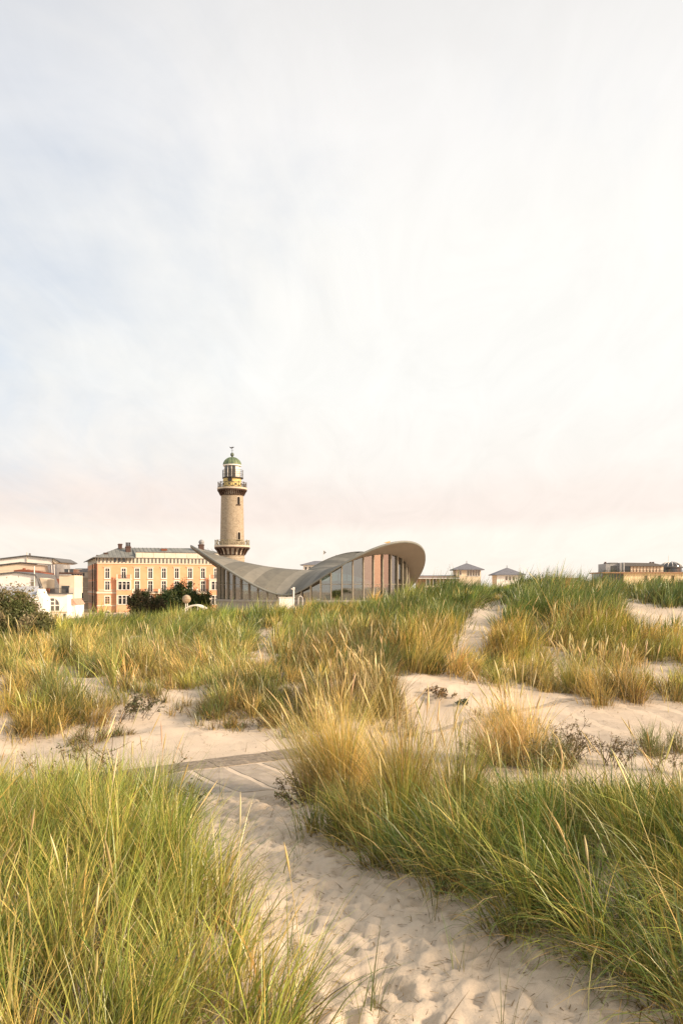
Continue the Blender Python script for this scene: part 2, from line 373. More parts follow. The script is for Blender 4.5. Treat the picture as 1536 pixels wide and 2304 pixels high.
M['black'] = mat('dark_opening', (.012, .009, .007), .9, .2, 3)

GROUND_Z = -4.2
LD = 195.0; k = LD / FPX
lx = (522.5 - HX) * k; LZ = lambda py: ZC - (py - HY) * k - GROUND_Z
lr = lambda w: w * k / 2
lh = thing('lighthouse', 'pale brick lighthouse with two galleries and a green copper dome', 'lighthouse', (lx, LD, GROUND_Z))
MB().lathe([(lr(62), 0), (lr(57), LZ(1300)), (lr(55.5), LZ(1262)), (lr(54.5), LZ(1250))]).build('tower_base', M['brick'], lh, True)
for y_ in (1259.5, 1256):
    MB().lathe([(lr(55.2), LZ(y_)), (lr(57), LZ(y_) + .02), (lr(57), LZ(y_ - 1)), (lr(55), LZ(y_ - 1) + .02)]).build('stone_band', M['stone'], lh)
MB().lathe([(lr(54), LZ(1250)), (lr(53.4), LZ(1215)), (lr(51.5), LZ(1165)), (lr(49.5), LZ(1116))]).build('tower_shaft', M['brick'], lh, True)
def gallery(name, y_slab0, y_slab1, w, y_rail, y_c, w_c, nb, npan, panel_m, seg):
    g = MB().lathe([(lr(w - 4), LZ(y_slab1)), (lr(w), LZ(y_slab1) + .05), (lr(w + 1), LZ(y_slab0) - .1), (lr(w + 1), LZ(y_slab0)), (lr(w_c - 6), LZ(y_slab0) + .01)]).build('gallery_floor', M['stone'], lh)
    MB().lathe([(lr(w_c - 4), LZ(y_c)), (lr(w_c + 2.5), LZ(y_c) + .02), (lr(w_c + 2.5), LZ(y_c - 1.4)), (lr(w_c - 4), LZ(y_c - 1.4) + .02)]).build('ring_band', M['rust'], lh)
    MB().lathe([(lr(w - 2), LZ(y_slab1) - .3), (lr(w + .2), LZ(y_slab1) - .27), (lr(w + .2), LZ(y_slab1) + .03), (lr(w - 4), LZ(y_slab1) + .04)]).build('ring_band', M['rust'], lh)
    MB().lathe([(lr(w_c), LZ(y_c)), (lr(w_c + 3), LZ((y_c + y_slab1) / 2)), (lr(w - 8), LZ(y_slab1))]).build('corbel_panel_ring', M['stone'], lh, True)
    r0, r1, z0, z1 = lr(w_c), lr(w - 1.5), LZ(y_c - 1.4), LZ(y_slab1) - .05
    hw = 2 * math.pi * r0 / nb * .2
    me = None
    for i in range(nb):
        if me is None:
            o = MB().prism([(r0 - .5, z0), (r0 + .28, z0), (r1 * .45 + r0 * .55 + .25, z0 * .45 + z1 * .55), (r1, z1 - .35), (r1, z1), (r0 - .5, z1)], -hw, hw).build('bracket', M['rust'], lh); me = o.data
        else: o = link('bracket', me, lh)
        o.rotation_euler = (0, 0, 2 * math.pi * (i + .5) / nb)
    rr = lr(w - 1.5); zf = LZ(y_slab0); hh = LZ(y_rail) - zf; L = 2 * rr * math.sin(math.pi / npan); pm = None
    for i in range(npan):
        if pm is None:
            m = MB(); e = L / 2; a = .055; x = rr * math.cos(math.pi / npan)
            m.box(x - a, x + a, -e - a, -e + a, zf, zf + hh + .12)
            m.box(x - a, x + a, -e + a, e - a, zf + hh - .1, zf + hh).box(x - a, x + a, -e + a, e - a, zf + .08, zf + .18)
            zc = zf + hh * .53; q = hh * .2
            m.box(x - a * .7, x + a * .7, -q, q, zc - q, zc + q)
            for sx in (-1, 1):
                for sz in (-1, 1): m.tube([(x, sx * q * .8, zc + sz * q * .8), (x, sx * (e - .03), zc + sz * (hh * .42))], .05, 4)
            o = m.build('railing_panel', panel_m, lh); pm = o.data
        else: o = link('railing_panel', pm, lh)
        o.rotation_euler = (0, 0, 2 * math.pi * (i + .35) / npan)
gallery('lower', 1228, 1232, 79, 1216, 1250, 54.5, 18, 16, M['railpale'], 0)
gallery('upper', 1098.5, 1102.5, 66, 1086.5, 1116, 50, 36, 14, M['railiron'], 0)
MB().lathe([(lr(41), LZ(1099)), (lr(41), LZ(1092)), (lr(40), LZ(1091.8)), (lr(40), LZ(1082)), (lr(41.5), LZ(1081.8)), (lr(41.5), LZ(1080.6)), (lr(39.5), LZ(1080.4)), (lr(40), LZ(1077))]).build('watch_room', M['yellow'], lh, False)
MB().lathe([(.55, 0), (.55, .12), (0.01, .16)], 20).build('porthole', M['dark'], lh, loc=(-.25, -lr(40) - .0, LZ(1081.5))).rotation_euler = (R(90), 0, 0)
MB().lathe([(lr(42), LZ(1077.5)), (lr(47), LZ(1077)), (lr(47), LZ(1075)), (lr(36), LZ(1074.8))], c=(lr(3), 0)).build('lantern_gallery', M['dark'], lh)
rr = lr(46)
m = MB()
for i in range(28):
    a = 2 * math.pi * i / 28; m.tube([(lr(3) + rr * math.cos(a), rr * math.sin(a), LZ(1076)), (lr(3) + rr * math.cos(a), rr * math.sin(a), LZ(1058.5))], .035, 4)
for y_ in (1058.5, 1067.5): m.tube([(lr(3) + rr * math.cos(2 * math.pi * i / 40), rr * math.sin(2 * math.pi * i / 40), LZ(y_)) for i in range(41)], .04, 4)
m.build('lantern_railing', M['railiron'], lh)
NL = 12; rl = lr(34)
for i in range(NL):
    a0, a1 = 2 * math.pi * (i + .1) / NL, 2 * math.pi * (i + 1.1) / NL
    p = [(rl * math.cos(a), rl * math.sin(a)) for a in (a0, a1)]; q = [((rl - .08) * math.cos(a), (rl - .08) * math.sin(a)) for a in (a0, a1)]
    z0, z1 = LZ(1075), LZ(1048.5)
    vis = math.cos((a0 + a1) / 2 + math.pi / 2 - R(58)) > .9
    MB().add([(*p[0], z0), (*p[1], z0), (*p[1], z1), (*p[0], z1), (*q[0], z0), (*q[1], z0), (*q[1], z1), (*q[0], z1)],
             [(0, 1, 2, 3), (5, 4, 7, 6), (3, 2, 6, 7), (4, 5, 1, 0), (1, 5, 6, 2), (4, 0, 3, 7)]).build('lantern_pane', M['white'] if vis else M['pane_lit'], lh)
    MB().tube([(rl * 1.01 * math.cos(a0), rl * 1.01 * math.sin(a0), z0), (rl * 1.01 * math.cos(a0), rl * 1.01 * math.sin(a0), z1)], .07, 4).build('lantern_bar', M['white'], lh)
MB().lathe([(lr(36), LZ(1049.5)), (lr(41), LZ(1049)), (lr(41), LZ(1046.5)), (lr(39.5), LZ(1046.3))]).build('dome_eave', M['white'], lh)
prof = [(lr(40) * math.cos(a), LZ(1047) + (LZ(1029) - LZ(1047)) * math.sin(a)) for a in np.linspace(0, R(87), 14)]
dm = MB().lathe(prof).build('dome', M['copper'], lh, True)
for i in range(16):
    a = 2 * math.pi * (i + .3) / 16; MB().tube([(r_ * 1.01 * math.cos(a), r_ * 1.01 * math.sin(a), z_ + .02) for r_, z_ in prof[:-1]], .06, 4).build('dome_rib', M['copper'], dm)
M['vane'] = mat('green_grey_metal', (.10, .12, .09), .5, .2, 3)
zb = LZ(1023)
MB().lathe([(.32, LZ(1030)), (.2, LZ(1028.6)), (.16, LZ(1027))] + [(.44 * math.cos(a) + .01, zb + .5 * math.sin(a)) for a in np.linspace(-1.2, 1.5, 12)], 20).build('finial_ball', M['vane'], lh, True)
MB().tube([(0, 0, zb + .3), (0, 0, LZ(1004))], [.07, .04], 6).build('vane_rod', M['dark'], lh)
zv = LZ(1007.5)
MB().prism([(-.75, zv + .32), (-.5, zv + .18), (-.1, zv + .1), (.1, zv + .22), (.55, zv + .2), (.12, zv - .08), (-.05, zv - .2), (-.45, zv - .12)], -.03, .03).build('weather_vane', M['dark'], lh)
MB().tube([(-.35, 0, LZ(1013)), (.35, 0, LZ(1013))], .025, 4).tube([(0, -.35, LZ(1013)), (0, .35, LZ(1013))], .025, 4).build('vane_cross', M['dark'], lh)
def arch_pts(w, h, n=10): return [(-w / 2, 0), (w / 2, 0)] + [(w / 2 * math.cos(a), h - w / 2 + w / 2 * math.sin(a)) for a in np.linspace(0, math.pi, n)]
for y0, y1, rw in ((1137, 1119.5, 49.8), (1216, 1198.5, 53.2)):
    rad = lr(rw); a = -math.pi / 2 + R(41)
    wroot = MB().prism(arch_pts(.98, LZ(y1) - LZ(y0) + .12), -.12, .25).build('window', M['stone'], lh)
    # local -y faces outwards
    wroot.location = (rad * .995 * math.cos(a), rad * .995 * math.sin(a), LZ(y0)); wroot.rotation_euler = (0, 0, a + math.pi / 2)
    MB().prism(arch_pts(.74, LZ(y1) - LZ(y0)), -.15, .1).build('pane', M['black'], wroot)
    MB().box(-.6, .6, -.3, .1, -.16, 0).build('sill', M['rust'], wroot)

# ------------------------------------------------------------------ pavilion with the swept hyperbolic roof
TD = 150.0; TCX = (716 - HX) / FPX * TD
tp = thing('pavilion', 'round glazed pavilion with a swept saddle-shaped concrete roof', 'building', (TCX, TD, GROUND_Z))
HI = R(-50); ZL, ZH, ZCEN = 1.9 - GROUND_Z, 10.75 - GROUND_Z, 6.3 - GROUND_Z
c3 = lambda th: np.cos(3 * (th - HI))
def trim(th): return 15.4 + 8.2 * ((1 + c3(th)) / 2) ** .82
def tz(th, r):
    zr = (ZL + ZH) / 2 + (ZH - ZL) / 2 * c3(th); return ZCEN + (zr - ZCEN) * (r / trim(th)) ** 2.1
def glz(th): return 14.9 + 3.7 * ((1 + c3(th)) / 2) ** .55
roof_ms = [mat('roof_membrane_%d' % i, c, .8, .12, .8, c2=d) for i, (c, d) in enumerate((((.14, .132, .11), (.17, .16, .132)), ((.185, .174, .145), (.215, .20, .168)), ((.115, .11, .094), (.145, .138, .116))))]
soffit_m = mat('pale_soffit', (.235, .20, .16), .85, .06, .3)
fascia_m = mat('roof_edge_metal', (.19, .195, .175), .5, .1, 1)
mull_m = mat('bronze_mullion', (.25, .22, .17), .5, .2, 2)
for sct in range(3):
    ax = HI - R(60) + sct * R(120)                     # a low direction
    e1 = np.array([math.cos(ax), math.sin(ax)]); e2 = np.array([-e1[1], e1[0]])
    bs = np.arange(-19.8, 19.81, 1.8)
    for i, (b0, b1) in enumerate(zip(bs[:-1], bs[1:])):
        rows = []
        for bb in np.linspace(b0, b1, 4):
            lo = abs(bb) / math.tan(R(60)); av = np.linspace(lo, 26, 400); xy = av[:, None] * e1 + bb * e2
            th = np.arctan2(xy[:, 1], xy[:, 0]); ins = np.hypot(xy[:, 0], xy[:, 1]) <= trim(th)
            if not ins[0]: rows = []; break
            hi = av[np.argmin(ins)] if not ins.all() else 26
            av = np.linspace(lo, hi, 12); xy = av[:, None] * e1 + bb * e2; th = np.arctan2(xy[:, 1], xy[:, 0]); rr_ = np.minimum(np.hypot(xy[:, 0], xy[:, 1]), trim(th))
            rows.append([(x, y, z) for (x, y), z in zip(xy, tz(th, rr_) + .006 * (i % 2))])
        if not rows: continue
        N = 12; vs = [p for r_ in rows for p in r_]
        MB().add(vs, [(a * N + c, a * N + c + 1, (a + 1) * N + c + 1, (a + 1) * N + c) for a in range(3) for c in range(N - 1)]).build('roof_panel', roof_ms[(i * 7 + sct) % 3], tp, True)
TH = .28; nth = 180
ths = np.linspace(0, 2 * math.pi, nth, endpoint=False)
m = MB(); rho = np.linspace(0, 1, 20); vs = []
for q in rho:
    for th in ths: r_ = q * trim(th); vs.append((r_ * math.cos(th), r_ * math.sin(th), tz(th, r_) - TH))
m.add(vs, [(i * nth + j, i * nth + (j + 1) % nth, (i + 1) * nth + (j + 1) % nth, (i + 1) * nth + j) for i in range(19) for j in range(nth)])
m.build('soffit', soffit_m, tp, True)
vs = []
for dr, dz in ((-.02, -TH), (.07, -TH - .03), (.07, .06), (-.12, .07), (-.12, .01)):
    for th in ths: r_ = trim(th) + dr; vs.append((r_ * math.cos(th), r_ * math.sin(th), tz(th, trim(th)) + dz))
MB().add(vs, [(i * nth + j, i * nth + (j + 1) % nth, (i + 1) * nth + (j + 1) % nth, (i + 1) * nth + j) for i in range(4) for j in range(nth)]).build('roof_edge', fascia_m, tp, True)
def pav_glass():
    m = bpy.data.materials.new('pavilion_glass'); m.use_nodes = True; n, l = m.node_tree.nodes, m.node_tree.links; n.clear()
    t = n.new('ShaderNodeBsdfTransparent'); t.inputs[0].default_value = (.50, .60, .60, 1)
    g = n.new('ShaderNodeBsdfGlossy'); g.inputs['Roughness'].default_value = .03; g.inputs['Color'].default_value = (.95, .92, .88, 1)
    tc_ = n.new('ShaderNodeTexCoord'); nz = n.new('ShaderNodeTexNoise'); nz.inputs['Scale'].default_value = .25; l.new(tc_.outputs['Object'], nz.inputs[0])
    bp_ = n.new('ShaderNodeBump'); bp_.inputs['Strength'].default_value = .15; bp_.inputs['Distance'].default_value = .05; l.new(nz.outputs[0], bp_.inputs['Height']); l.new(bp_.outputs[0], g.inputs['Normal'])
    f = n.new('ShaderNodeFresnel'); f.inputs[0].default_value = 1.5
    a = n.new('ShaderNodeMath'); a.operation = 'ADD'; a.use_clamp = True; l.new(f.outputs[0], a.inputs[0]); a.inputs[1].default_value = .22
    mx = n.new('ShaderNodeMixShader'); l.new(a.outputs[0], mx.inputs[0]); l.new(t.outputs[0], mx.inputs[1]); l.new(g.outputs[0], mx.inputs[2])
    o = n.new('ShaderNodeOutputMaterial'); l.new(mx.outputs[0], o.inputs[0]); return m
pg = pav_glass()
zf = .95 - GROUND_Z
NP = 63
for i in range(NP):
    t0, t1 = HI + R(60) + 2 * math.pi * i / NP, HI + R(60) + 2 * math.pi * (i + 1) / NP
    pts = []
    for th in (t0, t1):
        r_ = float(glz(th)); pts.append((r_ * math.cos(th), r_ * math.sin(th), float(tz(th, r_)) - TH - .02))
    if min(pts[0][2], pts[1][2]) < zf + .25: continue
    (xa, ya, za), (xb, yb, zb_) = pts
    nrm = Vector((yb - ya, -(xb - xa), 0)).normalized() * .03
    vs = [(xa, ya, zf), (xb, yb, zf), (xb, yb, zb_), (xa, ya, za)]
    o = MB().add(vs + [(x - nrm.x, y - nrm.y, z) for x, y, z in vs], [(0, 1, 2, 3), (7, 6, 5, 4), (0, 4, 5, 1), (1, 5, 6, 2), (2, 6, 7, 3), (3, 7, 4, 0)]).build('glass_pane', pg, tp)
    zt = 3.6 - GROUND_Z
    if min(za, zb_) > zt + .5:
        MB().tube([(xa + nrm.x, ya + nrm.y, zt), (xb + nrm.x, yb + nrm.y, zt)], .045, 4).build('transom', mull_m, o)
    rr_, ang = float(glz(t0)), t0
    MB().box(-.10, .32, -.09, .09, zf - .3, za + .25).build('mullion', mull_m, tp, loc=(rr_ * math.cos(ang), rr_ * math.sin(ang), 0), rz=ang)
conc_m = mat('grey_concrete', (.30, .28, .25), .9, .12, 1)
vs = []
for r_k, z_ in ((.25, 0), (.25, zf - .35), (.55, zf - .34), (.55, zf), (-.5, zf + .01), (-14, zf + .01)):
    for th in ths: r_ = glz(th) + r_k; vs.append((r_ * math.cos(th), r_ * math.sin(th), z_))
MB().add(vs, [(i * nth + j, i * nth + (j + 1) % nth, (i + 1) * nth + (j + 1) % nth, (i + 1) * nth + j) for i in range(5) for j in range(nth)]).build('plinth', conc_m, tp)
inner_m = mat('interior_wall', (.16, .13, .105), .9, .25, .4, c2=(.34, .27, .21))
MB().lathe([(7.0, zf), (7.0, ZCEN - 2.3)], 32).build('core_wall', inner_m, tp)
MB().lathe([(6.9, 3.9 - GROUND_Z), (8.8, 3.9 - GROUND_Z), (8.8, 4.2 - GROUND_Z), (6.9, 4.2 - GROUND_Z)], 40).build('mezzanine', inner_m, tp)
furn = mat('interior_dark', (.05, .045, .04), .8, .3, 2)
for i in range(26):
    th = HI + R(random.uniform(-170, 60)); r_ = random.uniform(11, 14.2); hh = random.uniform(.8, 1.9)
    MB().box(-.4, .4, -.5, .5, zf + .02, zf + hh).box(-.6, .6, -.7, .7, zf + hh * .45, zf + hh * .52).build('counter', random.choice([furn, inner_m, M['white']]), tp, loc=(r_ * math.cos(th), r_ * math.sin(th), 0), rz=th)

# ------------------------------------------------------------------ houses
class Frame:
    """a facade plane through picture point px at distance d, turned by phi; uv() reads picture points onto it"""
    def __init__(s, px, d, phi=0, gz=GROUND_Z):
        s.O = ((px - HX) / FPX * d, d); s.c, s.s = math.cos(phi), math.sin(phi); s.phi = phi; s.gz = gz
    def uv(s, px, py, v=0.0):
        tx = (px - HX) / FPX; t = (v - s.s * s.O[0] + s.c * s.O[1]) / (s.c - s.s * tx)
        return ((t * tx - s.O[0]) * s.c + (t - s.O[1]) * s.s, ZC - (py - HY) / FPX * t - s.gz)
    def u(s, px, v=0.0): return s.uv(px, HY, v)[0]
    def z(s, py, px=None, v=0.0):
        if px is None: return ZC - (py - HY) / FPX * s.O[1] - s.gz
        return s.uv(px, py, v)[1]
    def root(s, name, label, cat, group=None): return thing(name, label, cat, (*s.O, s.gz), s.phi, group)

def holed_wall(u0, u1, z0, z1, holes, th=.35, v0=0.0):
    """a wall slab with real openings (u0, u1, z0, z1)"""
    us = sorted({u0, u1, *[h[0] for h in holes], *[h[1] for h in holes]}); zs = sorted({z0, z1, *[h[2] for h in holes], *[h[3] for h in holes]})
    m = MB()
    for a, b_ in zip(us[:-1], us[1:]):
        for c, d in zip(zs[:-1], zs[1:]):
            um, zm = (a + b_) / 2, (c + d) / 2
            if any(h[0] < um < h[1] and h[2] < zm < h[3] for h in holes): continue
            m.add([(a, v0, c), (b_, v0, c), (b_, v0, d), (a, v0, d)], [(0, 1, 2, 3)])
    for h in holes:
        a, b_, c, d = h; w = v0 + th
        m.add([(a, v0, c), (b_, v0, c), (b_, v0, d), (a, v0, d), (a, w, c), (b_, w, c), (b_, w, d), (a, w, d)], [(0, 4, 5, 1), (1, 5, 6, 2), (2, 6, 7, 3), (3, 7, 4, 0)])
    return m
_wc = {}
def window(root, u0, u1, z0, z1, v=0.0, sur=.16, frame_m=None, pane_m=None, bars=1, trans=True, proud=.07, sill=True):
    frame_m = frame_m or M['white']; pane_m = pane_m or M['pane']
    w, h = round(u1 - u0, 2), round(z1 - z0, 2); key = (w, h, sur, frame_m.name, pane_m.name, bars, trans)
    if key not in _wc:
        m = MB(); s = sur
        m.box(-w / 2 - s, -w / 2, -proud, .05, -s, h + s).box(w / 2, w / 2 + s, -proud, .05, -s, h + s).box(-w / 2, w / 2, -proud, .05, h, h + s).box(-w / 2, w / 2, -proud, .05, -s, 0)
        if sill: m.box(-w / 2 - s - .1, w / 2 + s + .1, -proud - .12, -proud - .004, -s - .06, -s + .1)
        for i in range(bars):
            x = -w / 2 + w * (i + 1) / (bars + 1); m.box(x - .05, x + .05, .12, .2, 0, h)
        if trans: m.box(-w / 2, w / 2, .13, .19, h * .68, h * .68 + .1)
        me = bpy.data.meshes.new('window'); me.from_pydata(m.v, [], m.f); me.update(); me.materials.append(frame_m)
        p = MB().box(-w / 2 - .02, w / 2 + .02, .21, .25, -.02, h + .02)
        pe = bpy.data.meshes.new('pane'); pe.from_pydata(p.v, [], p.f); pe.update(); pe.materials.append(pane_m)
        _wc[key] = (me, pe)
    me, pe = _wc[key]
    o = link('window', me, root, ((u0 + u1) / 2, v, z0)); link('pane', pe, o); return o
def railing(u0, u1, z0, z1, v, step=.35, r_=.03):
    m = MB().box(u0, u1, v - .04, v + .04, z1 - .08, z1).box(u0, u1, v - .03, v + .03, z0, z0 + .06)
    x = u0
    while x <= u1 + .01: m.box(x - r_, x + r_, v - r_, v + r_, z0 + .06, z1 - .08); x += step
    return m

# ---- orange hotel
M['orange'] = mat('apricot_render', (.71, .325, .175), .85, .08, .35, c2=(.77, .385, .225))
M['orange2'] = mat('rusticated_render', (.67, .335, .195), .85, .08, .35, c2=(.73, .395, .24))
M['trim'] = mat('pale_stucco_trim', (.66, .57, .46), .8, .08, .8)
M['greyroof'] = mat('grey_green_sheet_roof', (.15, .155, .14), .55, .2, .8, c2=(.24, .24, .215), stretch=(1, .2, 1))
M['brickdark'] = mat('dark_chimney_brick', (.09, .055, .045), .85, .3, 2)
M['frieze'] = mat('pale_frieze', (.58, .54, .45), .8, .15, 1)
F = Frame(220, 225, R(21))
ht = F.root('hotel', 'long apricot hotel with white window surrounds and a grey metal roof', 'building')
X = lambda x: 160 + x / 4.042
Y = lambda y: 1190 + y / 4.042
u = lambda x, v=0: F.u(X(x), v)
z = lambda y, x=600, v=0: F.uv(X(x), Y(y), v)[1]
UL, UR = 0.0, u(1460); DW = 46.0
def rect(x, w, y0, y1): uc = u(x); hw = w / 4.042 / 2 * 225 / FPX / .93 * 1.02; return (uc - hw, uc + hw, z(y1, x), z(y0, x))
r1 = [rect(x, 33, 360, 448) for x in (332, 480, 602, 722, 845, 962, 1083, 1200, 1320)]
r2 = [rect(332, 35, 478, 556)] + [rect(x, 35, 476, 572) for x in (602, 722, 845, 962, 1083, 1200)]
r3 = [rect(332, 36, 614, 684)] + [rect(x, 36, 606, 700) for x in (602, 722, 845, 962, 1083, 1200)]
ztop = z(310); zmid = z(572)
holed_wall(UL, UR, zmid, ztop, r1 + r2).build('upper_wall', M['orange'], ht)
holed_wall(UL, UR, 0, zmid, [(a, b_, c, min(d, zmid - .1)) for a, b_, c, d in r3]).build('lower_wall', M['orange2'], ht)
for rc in r1 + r2 + [(a, b_, c, min(d, zmid - .1)) for a, b_, c, d in r3]: window(ht, *rc, sur=.24)
for rc in r1[:1] + r1[2:8]: 
    MB().box(rc[0] - .5, rc[1] + .5, -.26, -.01, rc[3] + .28, rc[3] + .46).build('window_cornice', M['trim'], ht)
for a, b_, c in ((300, 365, 0),):
    o = MB().prism([(p + (u(332)), q) for p, q in arch_pts(2.6, z(737))], -.12, .02).build('door_arch', M['trim'], ht)
    MB().prism([(p + (u(332)), q) for p, q in arch_pts(2.0, z(740) - .2)], -.15, .1).build('door', M['dark'], o)
# side and back
Z0 = ztop
sw = [(8 + i * 4.2, 9.2 + i * 4.2) for i in range(9)]
MB().add([(UL, 0, 0), (UL, DW, 0), (UL, DW, Z0), (UL, 0, Z0)], [(0, 3, 2, 1)]).build('side_wall', M['orange'], ht)
MB().add([(UR, 0, 0), (UR, DW, 0), (UR, DW, Z0), (UR, 0, Z0)], [(0, 1, 2, 3)]).add([(UL, DW, 0), (UR, DW, 0), (UR, DW, Z0), (UL, DW, Z0)], [(0, 3, 2, 1)]).build('back_wall', M['orange'], ht)
for a, b_ in sw:
    for zz_ in (rc for rc in (r1[0], r2[0], r3[0])):
        o = MB().box(UL - .12, UL - .01, a - .25, b_ + .25, zz_[2] - .25, zz_[3] + .25).build('window', M['trim'], ht)
        MB().box(UL - .14, UL - .02, a, b_, zz_[2], zz_[3]).build('pane', M['pane'], o)
for v_ in (1.2, 6.5, 17): MB().tube([(UL - .3, v_, 0), (UL - .3, v_, Z0)], .14, 6).build('downpipe', M['dark'], ht)
def course(y0, y1, proud, m, name, x0=None, x1=None):
    a = UL - proud if x0 is None else u(x0); b_ = UR if x1 is None else u(x1)
    return MB().box(a, b_, -proud, -.002, z(y1), z(y0)).build(name, m, ht)
course(570, 588, .22, M['trim'], 'string_course'); course(553, 560, .14, M['trim'], 'string_course', 250, 410)
course(690, 702, .18, M['trim'], 'string_course'); course(312, 320, .2, M['trim'], 'string_course')
for i, y_ in enumerate(list(range(600, 690, 15)) + list(range(712, 790, 15))):
    course(y_, y_ + 3.2, .05, M['trim'] if i % 1 else mat('rustication_joint_%d' % i, (.66, .44, .27), .9, .05), 'rustication_band', 252, 410)
    MB().box(UL - .05, UL - .004, 0, DW, z(y_ + 3.2), z(y_)).build('rustication_band', M['trim'], ht)
MB().box(UL - .22, UL - .006, 0, DW, z(588), z(570)).build('string_course', M['trim'], ht)
# frieze of small panels under the eaves
MB().box(UL, UR, .05, .4, ztop, z(262)).build('frieze', M['frieze'], ht)
MB().box(UL + .05, UL + .4, .4, DW, ztop, z(262)).build('frieze', M['frieze'], ht)
pm = None; xq = UL + .5; i = 0
while xq < UR - .6:
    if pm is None: o = MB().box(0, .14, -.3, .049, ztop + .02, z(262) - .02).build('eave_bracket', M['slate'], ht); pm = o.data
    else: o = link('eave_bracket', pm, ht)
    o.location.x = xq; xq += 1.05
for x in (402, 441, 480): MB().box(u(x - 12), u(x + 12), -.03, .045, ztop + .25, z(268)).build('attic_window', M['pane'], ht)
ze = z(262)
# roof: left hipped pavilion + long ridge
uA = u(585); OV = 1.1
def ridge(px, py, v): return F.uv(px, py, v)
ra = F.uv(X(425), Y(192), 9.0); rb = F.uv(X(1175), Y(176), 9.0); zr = rb[1]
uRe = UR + OV
rf = MB().add([(UL - OV, -OV, ze), (uA, -OV, ze), (uA, -OV * .2, ze + .9), (uRe, -OV * .2, ze + .9), (uRe, DW + OV, ze), (UL - OV, DW + OV, ze),
               (ra[0], 9, zr - .35), (rb[0], 9, zr), (rb[0], DW - 9, zr), (ra[0], DW - 9, zr - .35), (uA, 9, zr - .2)],
              [(0, 1, 2, 10, 6), (2, 3, 7, 10), (3, 4, 8, 7), (4, 5, 9, 8), (5, 0, 6, 9), (6, 10, 7, 8, 9), (0, 5, 4, 3, 2, 1)]).build('roof', M['greyroof'], ht)
MB().box(UL - OV - .1, uA + .1, -OV - .12, -OV + .1, ze - .18, ze + .02).build('gutter', M['slate'], rf)
MB().box(UL - OV - .12, UL - OV + .1, -OV + .1, DW + OV, ze - .18, ze + .02).build('gutter', M['slate'], rf)
MB().box(uA + .12, uRe, -.35, .3, ze + .0, ze + 1.55).build('attic_parapet', M['frieze'], ht)
MB().box(uA + .1, uRe, -.5, .36, ze + 1.55, ze + 1.72).build('attic_cornice', M['slate'], ht)
for q in np.arange(uA + 2, uRe - 2, 3.2): MB().box(q, q + .12, -.42, -.352, ze + .1, ze + 1.5).build('attic_pilaster', M['trim'], ht)
# standing seams
for q in np.arange(UL + 2, uRe - .5, 1.15):
    t_ = 0.0; y0_ = -OV if q < uA else -.2; z0_ = ze if q < uA else ze + .9
    top = zr if q > ra[0] else None
    if top is None:
        f_ = (q - (UL - OV)) / (ra[0] - (UL - OV)); y1_ = -OV + (9 + OV) * f_; z1_ = ze + (zr - .35 - ze) * f_
    else: y1_, z1_ = 9, zr - (.35 if q < uA else .1)
    MB().tube([(q, y0_ + .1, z0_ + .05), (q, y1_, z1_ + .04)], .05, 4).build('roof_seam', M['greyroof'], rf)
def stack(x0, x1, y0, y1, v, m, pots=0, depth=1.6):
    a, b_ = F.u(X(x0), v), F.u(X(x1), v); zt_, zb_ = F.uv(X(x0), Y(y0), v)[1], F.uv(X(x0), Y(y1), v)[1] - 1.5
    o = MB().box(a, b_, v, v + depth, zb_, zt_).box(a - .12, b_ + .12, v - .12, v + depth + .12, zt_ - .35, zt_ - .1).build('chimney', m, rf)
    for i in range(pots):
        c_ = a + (b_ - a) * (i + .5) / pots
        MB().lathe([(.22, 0), (.18, .9), (.26, .95), (.26, 1.1), (0.01, 1.2)], 10).build('chimney_pot', M['dark'], o, loc=(c_, v + depth / 2, zt_))
stack(433, 466, 134, 200, 8, M['brickdark']); stack(500, 545, 158, 210, 4.5, M['brickdark'], 3); stack(825, 872, 180, 206, 5, M['redtile']); stack(1166, 1210, 140, 215, 4, M['brickdark'])
a_ = F.uv(X(1186), Y(140), 4.8); MB().lathe([(.7, 0), (.75, .4), (.9, .55), (.75, 1.0), (.4, 1.35), (0.01, 1.45)], 14).build('chimney_cowl', M['zinc'], rf, True, loc=(a_[0], 4.8, a_[1]))
for x in (318, 250): 
    q = F.uv(X(x), Y(228 if x > 300 else 250), 2); MB().box(-.5, .5, -.5, .5, -1.2, .25).box(-.6, .6, -.6, .6, .25, .4).build('roof_vent', M['brickdark'], rf, loc=(q[0], 2.5, q[1]))
for x0, x1 in ((1012, 1075), (1090, 1138)):
    q0, q1 = F.uv(X(x0), Y(232), 2.2), F.uv(X(x1), Y(214), 4.5)
    MB().add([(q0[0], 1.6, q0[1]), (q1[0], 1.6, q0[1]), (q1[0], 4.4, q1[1]), (q0[0], 4.4, q1[1])] + [(q0[0], 1.6, q0[1] - .3), (q1[0], 1.6, q0[1] - .3), (q1[0], 4.4, q1[1] - .3), (q0[0], 4.4, q1[1] - .3)],
             [(0, 1, 2, 3), (7, 6, 5, 4), (0, 4, 5, 1), (1, 5, 6, 2), (2, 6, 7, 3), (3, 7, 4, 0)]).build('skylight', M['white'], rf)
